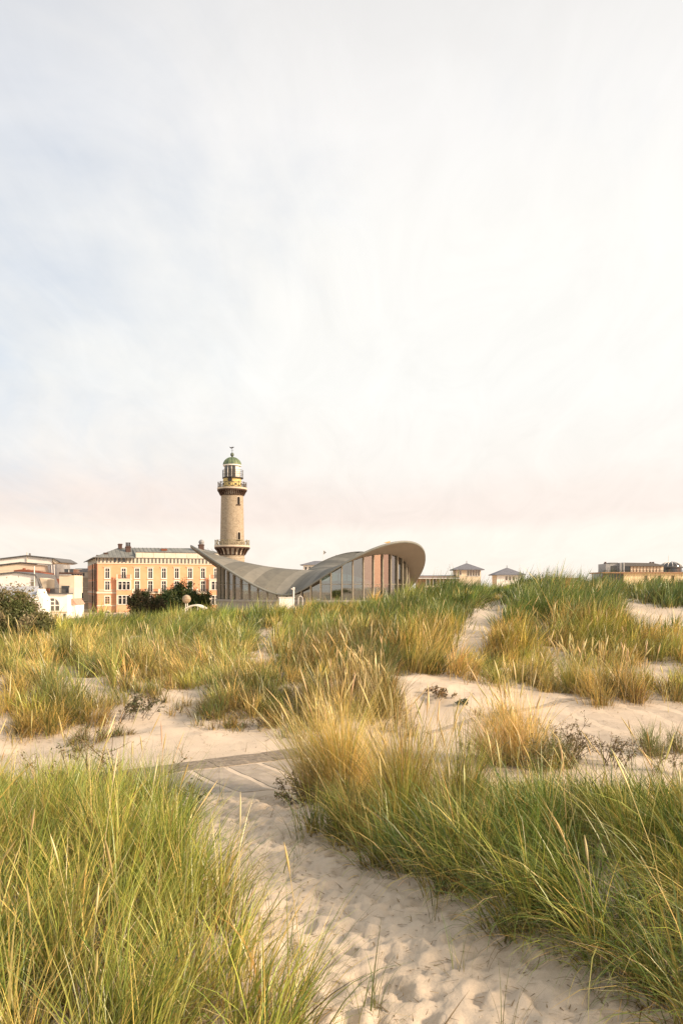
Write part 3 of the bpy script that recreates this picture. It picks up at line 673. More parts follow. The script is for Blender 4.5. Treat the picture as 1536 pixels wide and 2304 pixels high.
# oriels with a balcony on top
for xs, x0, x1, yt in (((447, 485, 521), 415, 550, 452), ((1293, 1327, 1361), 1258, 1395, 452)):
    pv = 1.3; a, b_ = u(x0, -pv), u(x1, -pv)
    hs = []
    for x in xs:
        for y0, y1 in ((480, 552), (608, 684)):
            uc = F.u(X(x), -pv); hs.append((uc - .44, uc + .44, F.uv(X(x), Y(y1), -pv)[1], F.uv(X(x), Y(y0), -pv)[1]))
    zt_ = F.uv(X(x0), Y(462), -pv)[1]
    o = holed_wall(a, b_, 0, zt_, hs, .3, -pv).add([(a, -pv, 0), (a, 0, 0), (a, 0, zt_), (a, -pv, zt_)], [(0, 3, 2, 1)]).add([(b_, -pv, 0), (b_, 0, 0), (b_, 0, zt_), (b_, -pv, zt_)], [(0, 1, 2, 3)]).build('oriel', M['trim'], ht)
    for h_ in hs: window(ht, *h_, v=-pv, sur=.1, bars=0)
    MB().box(a - .2, b_ + .2, -pv - .2, 0, zt_, zt_ + .3).build('oriel_cornice', M['trim'], ht)
    MB().box(a + .01, b_ - .01, -pv - .03, -pv - .003, F.uv(X(x0), Y(602), -pv)[1], F.uv(X(x0), Y(558), -pv)[1]).build('oriel_band', M['orange'], ht)
    MB().box(a + .01, b_ - .01, -pv - .03, -pv - .003, .2, F.uv(X(x0), Y(692), -pv)[1]).build('oriel_band', M['orange2'], ht)
    railing(a + .3, b_ - .3, zt_ + .3, zt_ + 1.35, -pv, .25).build('balcony_railing', M['dark'], ht)
    for q in (a, b_ - .3): MB().box(q, q + .3, -pv - .1, -pv + .2, zt_ + .3, zt_ + 1.5).build('balcony_pier', M['trim'], ht)
# long first-floor balcony
zb0 = z(582); bz = z(578); a, b_ = u(562), u(1255)
MB().box(a, b_, -1.2, 0, zb0 - .25, zb0).build('balcony_floor', M['trim'], ht)
edges = np.linspace(a, b_, 7)
for e0, e1 in zip(edges[:-1], edges[1:]):
    railing(e0 + .35, e1 - .35, zb0, zb0 + 1.1, -1.1, .22).build('balcony_railing', M['dark'], ht)
for e in edges: MB().box(e - .3, e + .3, -1.2, -.9, zb0, zb0 + 1.15).build('balcony_pier', M['trim'], ht)
MB().box(u(1355), u(1395), -.12, -.01, 1.0, z(610)).build('plinth_panel', M['white'], ht)

# ---- grey apartment house between the hotel and the white houses
M['beige'] = mat('beige_stucco', (.46, .385, .29), .85, .12, .5)
F2 = Frame(155, 265)
g = F2.root('apartment_house', 'beige stucco apartment house with paired windows, behind the apricot hotel', 'building')
UU = lambda px: F2.u(px); ZZ = lambda py: F2.z(py)
hs = []
for px in (175.5, 180.5, 186.5, 165.5):
    for y0, y1 in ((1309, 1320), (1333, 1346), (1360, 1374)): hs.append((UU(px) - .27, UU(px) + .27, ZZ(y1), ZZ(y0)))
holed_wall(UU(157), UU(215), 0, ZZ(1298), hs).build('wall', M['beige'], g)
MB().box(UU(157), UU(215), .36, 12, 0, ZZ(1298)).build('rear_block', M['beige'], g)
for h_ in hs: window(g, *h_, sur=.15, frame_m=M['trim'], bars=0, trans=False)
for y_ in (1299, 1322, 1326, 1350, 1355, 1376): MB().box(UU(156.5), UU(215), -.5, -.01, ZZ(y_ + 1.6), ZZ(y_)).build('string_course', M['trim'], g)
MB().box(UU(159), UU(215), .3, 11, ZZ(1298) + .002, ZZ(1287)).build('attic_wall', M['trim'], g)
for px in (162, 168, 174, 180, 186): MB().box(UU(px), UU(px + 4), .2, .299, ZZ(1296), ZZ(1289)).build('attic_window', M['pane'], g)
MB().prism([(UU(158), ZZ(1287) + .01), (UU(215), ZZ(1287) + .01), (UU(210), ZZ(1279)), (UU(170), ZZ(1279))], .1, 11).build('roof', M['zinc'], g)

# ---- white houses at the left
F3 = Frame(0, 200)
def ppoly(Fr, pts, v=0.0): return [Fr.uv(px, py, v) for px, py in pts]
def roofline(Fr, pts, v0, v1, th, m, root, name='roof'):
    for (a, b_) in zip(pts[:-1], pts[1:]):
        (ua, za), (ub, zb_) = Fr.uv(*a), Fr.uv(*b_)
        MB().prism([(ua, za), (ub, zb_), (ub, zb_ + th), (ua, za + th)], v0, v1).build(name, m, root)
FA = Frame(0, 230)
ga = FA.root('gable_house', 'tall white gabled house with a shallow dark-edged roof, rearmost of the row', 'building')
MB().prism(ppoly(FA, [(-60, 1400), (118, 1400), (118, 1258), (62, 1251.5), (0, 1259), (-60, 1268)]), 0, 14).build('wall', M['offwhite'], ga)
roofline(FA, [(-60, 1267.5), (0, 1258.5), (62, 1251), (122, 1257.5), (138, 1266)], -.6, 14.3, .28, M['slate'], ga)
MB().prism(ppoly(FA, [(119, 1259), (124, 1259), (136, 1266.5), (126, 1268), (122, 1265)]), -.3, 14).build('eave_soffit', M['cream'], ga)
MB().box(FA.u(61.3), FA.u(63), -.3, -.1, FA.z(1268), FA.z(1243)).build('flue', M['trim'], ga)
MB().box(FA.u(59.5), FA.u(61), 2, 3, FA.z(1252), FA.z(1244)).build('chimney', M['slate'], ga)
MB().box(FA.u(40), FA.u(43), 2, 3, FA.z(1256), FA.z(1249.5)).box(FA.u(0.5), FA.u(2.5), 2, 3, FA.z(1262), FA.z(1256)).build('roof_vent', M['zinc'], ga)
FB = Frame(0, 215)
gb = FB.root('gable_house', 'cream gabled house with a grey tiled flank, between two white gables', 'building')
MB().prism(ppoly(FB, [(-60, 1400), (113, 1400), (113, 1273), (48, 1267.5), (0, 1273), (-60, 1280)]), 0, 12).build('wall', M['cream'], gb)
roofline(FB, [(-60, 1279.5), (0, 1272), (48, 1266.5), (113, 1271.5)], -.5, 12.3, .25, M['slate'], gb)
MB().prism(ppoly(FB, [(108, 1272), (130, 1269), (129, 1322), (122, 1322)]), -.4, 10).build('tiled_flank', M['zinc'], gb)
for a, b_ in (((118, 1272), (120, 1322)), ((123.5, 1271), (125, 1322))):
    (ua, za), (ub, zb_) = FB.uv(*a), FB.uv(*b_); MB().tube([(ua, -.45, za), (ub, -.45, zb_)], .12, 4).build('flank_ridge', M['offwhite'], gb)
MB().box(FB.u(0), FB.u(113), -.05, -.002, FB.z(1284), FB.z(1282.5)).build('wall_band', M['trim'], gb)
FC = Frame(0, 208)
gc = FC.root('tiled_house', 'house with a steep red tiled roof beside the arched window', 'building')
MB().prism(ppoly(FC, [(34, 1400), (121, 1400), (121, 1325), (98, 1290), (60, 1286), (34, 1290)]), 0, 8).build('wall', M['cream'], gc)
MB().prism(ppoly(FC, [(34, 1283), (52, 1281), (100, 1289), (123, 1326), (108, 1324), (96, 1302), (34, 1290)]), -.6, 8.4).build('roof', M['redtile'], gc)
MB().box(FC.u(48), FC.u(51), 1, 2.2, FC.z(1284), FC.z(1278)).box(FC.u(59), FC.u(61), 1, 2, FC.z(1285), FC.z(1281)).build('chimney', M['redtile'], gc)
FD = Frame(0, 190)
gd = FD.root('gable_house', 'white gabled house with a plain blank wall, nearest the dune shrub', 'building')
MB().prism(ppoly(FD, [(-60, 1400), (97, 1400), (97, 1350), (82, 1295), (36, 1289), (0, 1293), (-60, 1301)]), 0, 12).build('wall', M['offwhite'], gd)
roofline(FD, [(-60, 1300.5), (0, 1292.5), (36, 1288.5), (82, 1294.5), (95, 1325), (99, 1343)], -.5, 12.3, .28, M['slate'], gd)
MB().tube([(FD.u(79), -.3, FD.z(1322)), (FD.u(79), -.3, FD.z(1274))], .13, 6).build('downpipe', M['white'], gd)
MB().box(FD.u(70.5), FD.u(77), -.05, .1, FD.z(1319), FD.z(1310)).box(FD.u(69.5), FD.u(78), -.15, -.051, FD.z(1311), FD.z(1309.5)).build('vent', M['beige'], gd)
MB().prism(ppoly(FD, [(87, 1300), (103, 1303), (103, 1325), (96, 1325)]), .6, 6).build('dormer_wall', M['cream'], gd)
FE = Frame(0, 180)
ge = FE.root('shed', 'low building with a pale grey sheet-metal roof behind the dune shrub', 'building')
(u0_, za), (u1_, zb_) = FE.uv(-60, 1344), FE.uv(83, 1319)
zt_ = FE.z(1319, 40, 5)
MB().add([(u0_, -.4, za), (FE.u(83), -.4, za), (FE.u(88, 5), 5, zt_), (u0_, 5, zt_), (u0_, -.4, za - .2), (FE.u(83), -.4, za - .2), (FE.u(88, 5), 5, zt_ - .2), (u0_, 5, zt_ - .2)],
         [(0, 1, 2, 3), (7, 6, 5, 4), (0, 4, 5, 1), (1, 5, 6, 2), (2, 6, 7, 3), (3, 7, 4, 0)]).build('roof', mat('pale_sheet_metal', (.38, .385, .40), .5, .12, .7, c2=(.46, .465, .48), stretch=(3, .2, 1)), ge)
MB().box(u0_, FE.u(81), 0, 5, 0, za - .25).build('wall', M['offwhite'], ge)
for q in np.arange(u0_ + .5, FE.u(82), 1.3): MB().tube([(q, -.4, za + .03), (q + .25, 5, zt_ + .03)], .04, 4).build('roof_seam', M['zinc'], ge)
MB().prism(ppoly(FE, [(80, 1400), (97, 1400), (97, 1352), (85, 1325), (80, 1345)]), .3, 5).build('gable_end', M['offwhite'], ge)
FG = Frame(128, 185)
gg = FG.root('arched_house', 'white house with a big arched window below a railed balcony', 'building')
zt_ = FG.z(1337); u0_, u1_ = FG.u(103), FG.u(152)
MB().box(u0_, u1_, 0, 9, 0, zt_).build('wall', M['offwhite'], gg)
uc = FG.u(119); aw = FG.u(134) - FG.u(104)
ap = lambda w, zb, h: [(uc + a, zb + b_) for a, b_ in arch_pts(w, h)]
ah = FG.z(1346) - FG.z(1374)
aw_o = MB().prism(ap(aw + .5, FG.z(1374) - .2, ah + .45), -.14, -.002).build('window', M['white'], gg)
MB().prism(ap(aw, FG.z(1374), ah), -.16, -.01).build('pane', M['pane'], aw_o)
for px in (111.5, 124.5): MB().box(FG.u(px) - .13, FG.u(px) + .13, -.24, -.162, FG.z(1374), FG.z(1347.5)).build('mullion', M['white'], aw_o)
MB().box(FG.u(104), FG.u(134), -.23, -.163, FG.z(1362) - .12, FG.z(1362) + .12).build('mullion', M['white'], aw_o)
MB().box(FG.u(111), FG.u(125), -.235, -.164, FG.z(1353.5) - .12, FG.z(1353.5) + .12).build('mullion', M['white'], aw_o)
MB().box(u0_ - .2, u1_ + .2, -.5, 4, zt_, zt_ + .22).build('balcony_floor', M['slate'], gg)
railing(u0_, u1_, zt_ + .22, zt_ + 1.45, -.4, .3).build('balcony_railing', M['dark'], gg)
MB().box(FG.u(120), FG.u(155), 4, 10, zt_ + .23, FG.z(1294)).build('upper_wall', M['cream'], gg)
MB().box(FG.u(126), FG.u(144), 3.9, 3.99, zt_ + .3, FG.z(1318)).build('upper_window', M['pane'], gg)
MB().box(FG.u(121), FG.u(154), 3.5, 10.2, FG.z(1291), FG.z(1287)).build('eave', M['brickdark'], gg)
MB().box(FG.u(131), FG.u(152), 4.2, 9, FG.z(1287) + .01, FG.z(1280)).build('attic_window', M['pane'], gg)
MB().box(FG.u(129), FG.u(155), 4.0, 9.5, FG.z(1280) + .01, FG.z(1279)).build('attic_roof', M['zinc'], gg)
MB().box(FG.u(141), FG.u(142.5), 4.1, 4.19, FG.z(1287), FG.z(1280)).build('attic_mullion', M['white'], gg)
for px in (106, 109): MB().lathe([(.2, 0), (.28, .5), (.35, .9), (.2, 1.1), (0.01, 1.15)], 10).build('flower_pot', M['redtile'], gg, loc=(FG.u(px), .3, zt_ + .22))
MB().box(FG.u(103), FG.u(152), -.2, -.01, FG.z(1378), FG.z(1376)).build('string_course', M['beige'], gg)
for px in (124, 143): MB().box(FG.u(px), FG.u(px + 6), -.05, .1, FG.z(1392), FG.z(1381)).build('cellar_window', M['pane'], gg)
FH = Frame(155, 188)
gh = FH.root('bay_extension', 'narrow white bay with a small pitched roof, right of the arched window house', 'building')
MB().box(FH.u(152.5), FH.u(171), 0, 6, 0, FH.z(1357)).build('wall', M['offwhite'], gh)
MB().prism(ppoly(FH, [(151, 1358), (174, 1360), (165, 1347), (156, 1347)]), -.4, 6).build('roof', mat('salmon_roof', (.42, .27, .2), .8, .15, 2), gh)
MB().box(FH.u(154), FH.u(166), .5, 6, FH.z(1347) + .01, FH.z(1322)).build('upper_wall', M['trim'], gh)
for px in (157, 164): 
    window(gh, FH.u(px), FH.u(px + 4), FH.z(1376), FH.z(1364), sur=.15, bars=0)

# ---- right-hand buildings
M['bluegrey'] = mat('blue_grey_slate', (.13, .13, .15), .6, .2, 2, c2=(.2, .2, .22))
M['brownpanel'] = mat('brown_timber_panel', (.30, .17, .10), .7, .25, 2, c2=(.42, .26, .16))
def tower(pxs, apex, eave, base, d, label, win_side):
    Fr = Frame(pxs[0], d); r_ = Fr.root('hip_roof_tower', label, 'building', 'square towers with hipped roofs')
    a, b_ = Fr.u(pxs[0]), Fr.u(pxs[1]); ze_ = Fr.z(eave); dp = (b_ - a)
    hs = [(Fr.u(q[0]), Fr.u(q[1]), Fr.z(q[3]), Fr.z(q[2])) for q in win_side]
    holed_wall(a, b_, 0, ze_, hs).build('wall', M['cream'] if len(hs) > 5 else M['offwhite'], r_)
    MB().box(a, b_, .36, dp, 0, ze_).build('rear_block', M['cream'], r_)
    for h_ in hs: window(r_, *h_, sur=.06, bars=0, trans=False, pane_m=M['pane_warm'])
    o = 1.0; cu, cv_ = (a + b_) / 2, dp / 2; za = Fr.uv(apex[0], apex[1], cv_)[1]
    MB().add([(a - o, -o, ze_), (b_ + o, -o, ze_), (b_ + o, dp + o, ze_), (a - o, dp + o, ze_), (cu, cv_, za), (a - o, -o, ze_ - .25), (b_ + o, -o, ze_ - .25), (b_ + o, dp + o, ze_ - .25), (a - o, dp + o, ze_ - .25)],
             [(0, 1, 4), (1, 2, 4), (2, 3, 4), (3, 0, 4), (0, 5, 6, 1), (1, 6, 7, 2), (2, 7, 8, 3), (3, 8, 5, 0), (5, 8, 7, 6)]).build('roof', M['bluegrey'], r_)
    MB().tube([(cu, cv_, za - .1), (cu, cv_, za + .7)], .08, 5).build('finial', M['dark'], r_)
    return Fr, r_
M['pane_warm'] = glass_mat('window_glass_dusk', (.24, .16, .10), .06)
tower((1026, 1081), (1052, 1267), 1281, 1310, 250, 'cream tower with dark hipped roof and a row of tall windows', [(q, q + 4.6, 1283, 1296) for q in (1050, 1056, 1062, 1068, 1074)] + [(1033, 1037, 1284, 1294)])
tower((1117, 1174), (1145, 1277), 1292.5, 1310, 245, 'lower pale tower with dark hipped roof rising behind the dune grass', [(q, q + 5, 1297, 1306) for q in (1136, 1144, 1152)])
Fw = Frame(955, 248)
w_ = Fw.root('low_wing', 'long low wing with brown panels and a flat dark roof beside the tower', 'building')
MB().box(Fw.u(940), Fw.u(1033), 1.2, 9, 0, Fw.z(1297)).build('wall', M['brownpanel'], w_)
MB().box(Fw.u(938), Fw.u(1034), -.8, 9.2, Fw.z(1302), Fw.z(1300.5)).build('roof_edge', M['white'], w_)
MB().add([(Fw.u(938), -1, Fw.z(1302.5)), (Fw.u(1034), -1, Fw.z(1302.5)), (Fw.u(1034), 4, Fw.z(1294)), (Fw.u(938), 4, Fw.z(1294)), (Fw.u(1034), 9.5, Fw.z(1302.5)), (Fw.u(938), 9.5, Fw.z(1302.5))], [(0, 1, 2, 3), (3, 2, 4, 5), (0, 3, 5), (1, 4, 2)]).build('roof', M['bluegrey'], w_)
for q in np.arange(958, 1033, 7.6): MB().box(Fw.u(q), Fw.u(q + 1.6), .2, .6, 0, Fw.z(1302)).build('column', M['white'], w_)
for q in (961, 976, 999, 1014, 1022): MB().box(Fw.u(q), Fw.u(q + 4), 1.1, 1.19, Fw.z(1316), Fw.z(1305)).build('window', M['pane'], w_)
MB().box(Fw.u(956), Fw.u(1033), -.1, .15, Fw.z(1322), Fw.z(1318)).build('parapet', M['cream'], w_)
# hipped building behind the pavilion
Fk = Frame(680, 215)
k_ = Fk.root('hip_roof_house', 'white house with a flat hipped roof behind the pavilion', 'building')
MB().box(Fk.u(682), Fk.u(752), 0, 8, 0, Fk.z(1271)).build('wall', M['offwhite'], k_)
MB().add([(Fk.u(674), -1, Fk.z(1271)), (Fk.u(760), -1, Fk.z(1271)), (Fk.u(745), 4, Fk.z(1261)), (Fk.u(706), 4, Fk.z(1261)), (Fk.u(760), 9, Fk.z(1271)), (Fk.u(674), 9, Fk.z(1271))], [(0, 1, 2, 3), (1, 4, 2), (4, 5, 3, 2), (5, 0, 3), (0, 5, 4, 1)]).build('roof', M['bluegrey'], k_)
for q in (686, 695): MB().box(Fk.u(q), Fk.u(q + 4), -.05, .1, Fk.z(1282), Fk.z(1276)).build('window', M['pane'], k_)
for q in (755, 760): MB().box(Fk.u(q), Fk.u(q + 1.6), 2, 2.4, Fk.z(1275), Fk.z(1248)).build('flue', M['slate'], k_)
def flagpole(px, y0, y1, d, base_z, flag, m, label):
    t_ = thing('flagpole', label, 'flagpole', ((px - HX) / FPX * d, d, base_z)); zt = ZC - (y0 - HY) / FPX * d - base_z
    MB().tube([(0, 0, 0), (0, 0, zt)], [.08, .045], 6).build('pole', M['white'], t_)
    MB().prism([(a * d / FPX, zt - b_ * d / FPX) for a, b_ in flag], -.02, .02).build('flag', m, t_)
flag_o = mat('orange_pennant', (.75, .45, .2), .8, .1); flag_g = mat('grey_pennant', (.22, .22, .21), .8, .1)
flagpole(727.5, 1238, 1262, 218, Fk.z(1263) + GROUND_Z, [(.3, .3), (6.5, 5), (.3, 10)], flag_g, 'flagpole with a grey pennant on the hipped roof')
flagpole(877.5, 1216, 1240, 172, float(tz(R(70), 20)) + GROUND_Z - 3, [(-.3, 1.2), (-15, 5), (-.3, 7.5)], flag_o, 'flagpole with an orange pennant behind the roof peak')
# far right hotel
Fr = Frame(1360, 300)
r_ = Fr.root('seaside_hotel', 'long yellowish hotel with a glazed penthouse and roof terrace', 'building')
M['sandwall'] = mat('yellow_render', (.80, .63, .39), .85, .12, .6)
hs = [(Fr.u(q), Fr.u(q + 5), Fr.z(1306), Fr.z(1296)) for q in (1450, 1480, 1510, 1540)]
holed_wall(Fr.u(1402), Fr.u(1600), 0, Fr.z(1290), hs).build('wall', M['sandwall'], r_)
for h_ in hs: window(r_, *h_, sur=.15, bars=1, frame_m=M['brownpanel'])
MB().box(Fr.u(1402), Fr.u(1600), .36, 14, 0, Fr.z(1290)).build('rear_block', M['sandwall'], r_)
MB().box(Fr.u(1356), Fr.u(1402) - .01, .5, 14, 0, Fr.z(1290)).build('glazed_wing', M['pane'], r_)
for q in np.arange(1356, 1402, 6): MB().box(Fr.u(q), Fr.u(q + 1), .3, .49, 0, Fr.z(1290)).build('wing_mullion', M['brownpanel'], r_)
MB().box(Fr.u(1352), Fr.u(1600), -1, 14.5, Fr.z(1290) + .005, Fr.z(1287.2)).build('terrace_floor', M['brownpanel'], r_)
railing(Fr.u(1353), Fr.u(1600), Fr.z(1287.2), Fr.z(1283), -.9, .6, .05).build('terrace_railing', M['dark'], r_)
MB().box(Fr.u(1366), Fr.u(1401), 2, 11, Fr.z(1287), Fr.z(1268)).build('penthouse', M['zinc'], r_)
for q in (1377, 1384.5): MB().box(Fr.u(q), Fr.u(q + 6.5), 1.9, 1.99, Fr.z(1286), Fr.z(1273)).build('penthouse_window', M['pane_lit'], r_)
MB().box(Fr.u(1376), Fr.u(1394), 2.2, 10, Fr.z(1268) + .01, Fr.z(1265.5)).build('penthouse_roof', M['slate'], r_)
for a, b_ in ((1394.5, 1399), (1401.5, 1406)): MB().lathe([(.5, 0), (.5, 3.4), (.42, 3.5)], 14).build('flue', M['zinc'], r_, loc=(Fr.u((a + b_) / 2), 1.4, Fr.z(1287)))
MB().box(Fr.u(1407), Fr.u(1422), 2.5, 11, Fr.z(1287), Fr.z(1274)).build('link_glazing', M['pane_lit'], r_)
MB().box(Fr.u(1422.1), Fr.u(1496), 2, 11, Fr.z(1287), Fr.z(1274)).build('attic_wall', M['cream'], r_)
for q in np.arange(1428, 1494, 7.5): MB().box(Fr.u(q), Fr.u(q + 1), 1.85, 1.99, Fr.z(1287), Fr.z(1274)).build('attic_pilaster', M['brownpanel'], r_)
MB().prism(ppoly(Fr, [(1405, 1273.8), (1498, 1273.8), (1494, 1271), (1470, 1266.5), (1403, 1265.5)]), 1.2, 11.5).build('roof', M['slate'], r_)
for q in (1368, 1471, 1477): MB().box(Fr.u(q), Fr.u(q + 3), 4, 5, Fr.z(1268), Fr.z(1263.5)).build('chimney', M['brickdark'], r_)
Fq = Frame(1500, 320)
q_ = Fq.root('glass_dome_hall', 'round hall with a low glass dome and flagpole at the far right', 'building')
dc = (Fq.u(1522), 6.0); dr = Fq.u(1546) - Fq.u(1522)
MB().lathe([(dr * .98, 0), (dr * .98, Fq.z(1277))], 28, dc).build('drum_wall', M['pane'], q_)
MB().lathe([(dr * 1.12, Fq.z(1277)), (dr * 1.16, Fq.z(1276.5)), (dr * 1.16, Fq.z(1274.5)), (dr * .9, Fq.z(1274))], 28, dc).build('drum_cornice', M['slate'], q_)
dz = Fq.z(1263) - Fq.z(1274)
prof = [(dr * .95 * math.cos(a), Fq.z(1274) + dz * math.sin(a)) for a in np.linspace(0, R(88), 8)]
do = MB().lathe(prof, 28, dc).build('dome', M['pane_lit'], q_, True)
for i in range(14):
    a = 2 * math.pi * i / 14; MB().tube([(dc[0] + p * 1.01 * math.cos(a), dc[1] + p * 1.01 * math.sin(a), s_ + .03) for p, s_ in prof], .12, 4).build('dome_rib', M['white'], do)
MB().tube([(dc[0] - 1, dc[1], Fq.z(1264)), (dc[0] - 1, dc[1], Fq.z(1248))], [.15, .08], 5).build('flag_mast', M['white'], q_)
Fs = Frame(1275, 150)
s_ = Fs.root('small_roof_house', 'low house whose brown roof peeks over the dune crest', 'building')
MB().box(Fs.u(1256), Fs.u(1300), 0, 6, 0, Fs.z(1306)).build('wall', M['cream'], s_)
MB().prism(ppoly(Fs, [(1251, 1307), (1306, 1305), (1300, 1300), (1262, 1301)]), -.5, 6.5).build('roof', mat('brown_tile_roof', (.2, .14, .1), .8, .2, 2), s_)
Fs2 = Frame(1196, 160)
s_ = Fs2.root('white_kiosk', 'tiny white kiosk with dark roof just above the dune crest', 'kiosk')
MB().box(Fs2.u(1189), Fs2.u(1204), 0, 3, 0, Fs2.z(1308)).build('wall', M['offwhite'], s_)
MB().prism(ppoly(Fs2, [(1187, 1308.5), (1206, 1308.5), (1202, 1304.5), (1193, 1304)]), -.5, 3.5).build('roof', M['slate'], s_)
MB().box(Fs2.u(1193), Fs2.u(1199), -.04, .1, Fs2.z(1318), Fs2.z(1311)).build('window', M['pane'], s_)

# ------------------------------------------------------------------ street furniture beyond the crest
gl_m = mat('weathered_globe', (.33, .24, .15), .6, .3, 2.2, c2=(.46, .36, .25))
d = 120; c = P(420, 1348, d); rg = 9.6 * d / FPX
t_ = thing('globe_sculpture', 'brown globe sculpture on two white posts before the hotel', 'sculpture', (c.x, c.y, GROUND_Z + .6))
zc_ = c.z - GROUND_Z - .6
MB().lathe([(max(.01, rg * math.cos(a)), zc_ + rg * math.sin(a)) for a in np.linspace(-1.57, 1.57, 18)], 28).build('globe', gl_m, t_, True)
for i, lat in enumerate((-.5, 0, .5)): MB().tube([(rg * 1.01 * math.cos(lat) * math.cos(a), rg * 1.01 * math.cos(lat) * math.sin(a), zc_ + rg * math.sin(lat)) for a in np.linspace(0, 2 * math.pi, 33)], .025, 4).build('globe_ring', gl_m, t_)
for sx in (-.13, .13): MB().tube([(sx, 0, 0), (sx, 0, zc_ - rg * .92)], .07, 8).build('post', M['white'], t_)
d = 110; t_ = thing('arched_shelter', 'low white arched shelter roof below the dark trees', 'shelter', (*P(442, 1360, d)[:2], GROUND_Z + .6))
pts = [(px - 442, py) for px, py in zip(np.linspace(420, 463, 13), 1369 - 9 * np.sin(np.linspace(.12, math.pi - .12, 13)))]
zs = lambda py: ZC - (py - HY) / FPX * d - GROUND_Z - .6
w3 = [(a * d / FPX, zs(b_)) for a, b_ in pts]
MB().prism(w3 + [(a, b_ - .16) for a, b_ in w3[::-1]], -1.5, 1.5).build('arched_roof', M['white'], t_)
for i in (0, 4, 8, 12): MB().tube([(w3[i][0], -1.3, 0), (w3[i][0], -1.3, w3[i][1] - .1)], .06, 6).build('post', M['white'], t_)
def lamp(px, y0, d, label):
    b_ = P(px, y0, d); t_ = thing('street_lamp', label, 'lamp post', (b_.x, b_.y, GROUND_Z + .5)); zt = b_.z - GROUND_Z - .5
    MB().tube([(0, 0, 0), (0, 0, zt)], [.14, .11], 8).build('pole', M['white'], t_)
    MB().box(-.16, .16, -.16, .16, zt, zt + .1).lathe([(.1, zt + .1), (.16, zt + .16), (.16, zt + .3), (.05, zt + .36)], 10).box(-.32, .1, -.1, .1, zt + .05, zt + .2).build('lamp_head', M['white'], t_)
lamp(660.5, 1327, 110, 'short white lamp post where the pavilion roof dips lowest')
d = 115; b_ = P(653, 1352, d)
t_ = thing('low_wall', 'low white wall in front of the dip of the pavilion roof', 'wall', (b_.x, b_.y, GROUND_Z))
w0, w1 = (628 - 653) * d / FPX, (662 - 653) * d / FPX; zt = ZC - (1345 - HY) / FPX * d - GROUND_Z
MB().box(w0, w1, 0, .4, 0, zt).build('wall_body', M['offwhite'], t_); MB().box(w0 - .06, w1 + .06, -.08, .48, zt, zt + .1).build('coping', M['white'], t_)
d = 108; b_ = P(676, 1352, d)
t_ = thing('bike_hoop', 'curved white hoop rail right of the short lamp post', 'hoop', (b_.x, b_.y, GROUND_Z + .5))
zt = ZC - (1341 - HY) / FPX * d - GROUND_Z - .5
MB().tube([(-.35 + .7 * (i / 10), 0, (zt - .35) + .35 * math.sin(math.pi * i / 10) if 0 < i < 10 else 0) for i in range(11)], .05, 6).build('hoop_tube', M['white'], t_)

# ------------------------------------------------------------------ trees and shrubs
leaf_m = blade_mat('leaf', .25, .015)
bark_m = mat('bark', (.10, .075, .05), .9, .3, 6)
def leaves(n_, centre, radii, size, pal, clumps, spread=.3, seed=0, flat=1.0):
    g_ = np.random.default_rng(seed); C = []
    while len(C) < clumps:
        p = g_.uniform(-1, 1, 3)
        if .25 < (p ** 2).sum() < 1 and p[2] > -.85: C.append(p)
    C = np.array(C) * radii * g_.uniform(.7, 1.22, (clumps, 1)); ci = g_.integers(0, clumps, n_)
    csz = g_.uniform(.35, 1.2, clumps)
    pos = centre + C[ci] + g_.normal(0, 1, (n_, 3)) * np.array(radii) * spread * csz[ci][:, None]
    a = g_.normal(0, 1, (n_, 3)); a /= np.linalg.norm(a, axis=1)[:, None]; b_ = np.cross(a, g_.normal(0, 1, (n_, 3))); b_ /= np.linalg.norm(b_, axis=1)[:, None]
    sz = size * g_.uniform(.6, 1.4, (n_, 1))
    vs = np.stack([pos - a * sz, pos + b_ * sz * .45, pos + a * sz, pos - b_ * sz * .45], 1).reshape(-1, 3)
    tint = g_.integers(0, len(pal), clumps); cc = np.array(pal)[tint[ci]] * g_.uniform(.75, 1.25, (n_, 1))
    return vs, np.arange(n_ * 4).reshape(-1, 4), np.repeat(cc, 4, 0)
def tree(name, label, cat, base, h, radii, n_, size, pal, clumps, seed, group=None, trunk=.16, crown_z=None, spread=.3):
    t_ = thing(name, label, cat, base, group=group); g_ = random.Random(seed); cz = crown_z or h - radii[2]
    m = MB(); m.tube([(0, 0, -.3), (g_.uniform(-.1, .1), 0, cz * .5), (0, 0, cz)], [trunk, trunk * .7, trunk * .45], 7)
    for i in range(8):
        a = g_.uniform(0, 6.28); q = g_.uniform(.5, .85); m.tube([(0, 0, cz * g_.uniform(.25, .8)), (radii[0] * q * .5 * math.cos(a), radii[1] * q * .5 * math.sin(a), cz * .8), (radii[0] * q * math.cos(a), radii[1] * q * math.sin(a), cz + radii[2] * g_.uniform(-.2, .6))], [trunk * .5, trunk * .3, trunk * .1], 5)
    m.build('trunk', bark_m, t_, True)
    vs, qs, cs = leaves(n_, np.array([0, 0, cz]), radii, size, pal, clumps, spread, seed)
    link('crown', np_mesh('crown', vs, qs, leaf_m, cs, False), t_); return t_
olive = [(.15, .15, .06), (.10, .105, .045), (.21, .19, .085), (.13, .15, .055), (.22, .18, .10)]
dkgreen = [(.035, .055, .018), (.05, .075, .022), (.028, .045, .018), (.08, .095, .03)]
brown = [(.075, .06, .03), (.05, .045, .025), (.10, .075, .04), (.045, .055, .022)]
gp = lambda px, d: (float((px - HX) / FPX * d), float(d), float(H((px - HX) / FPX * d, d)))
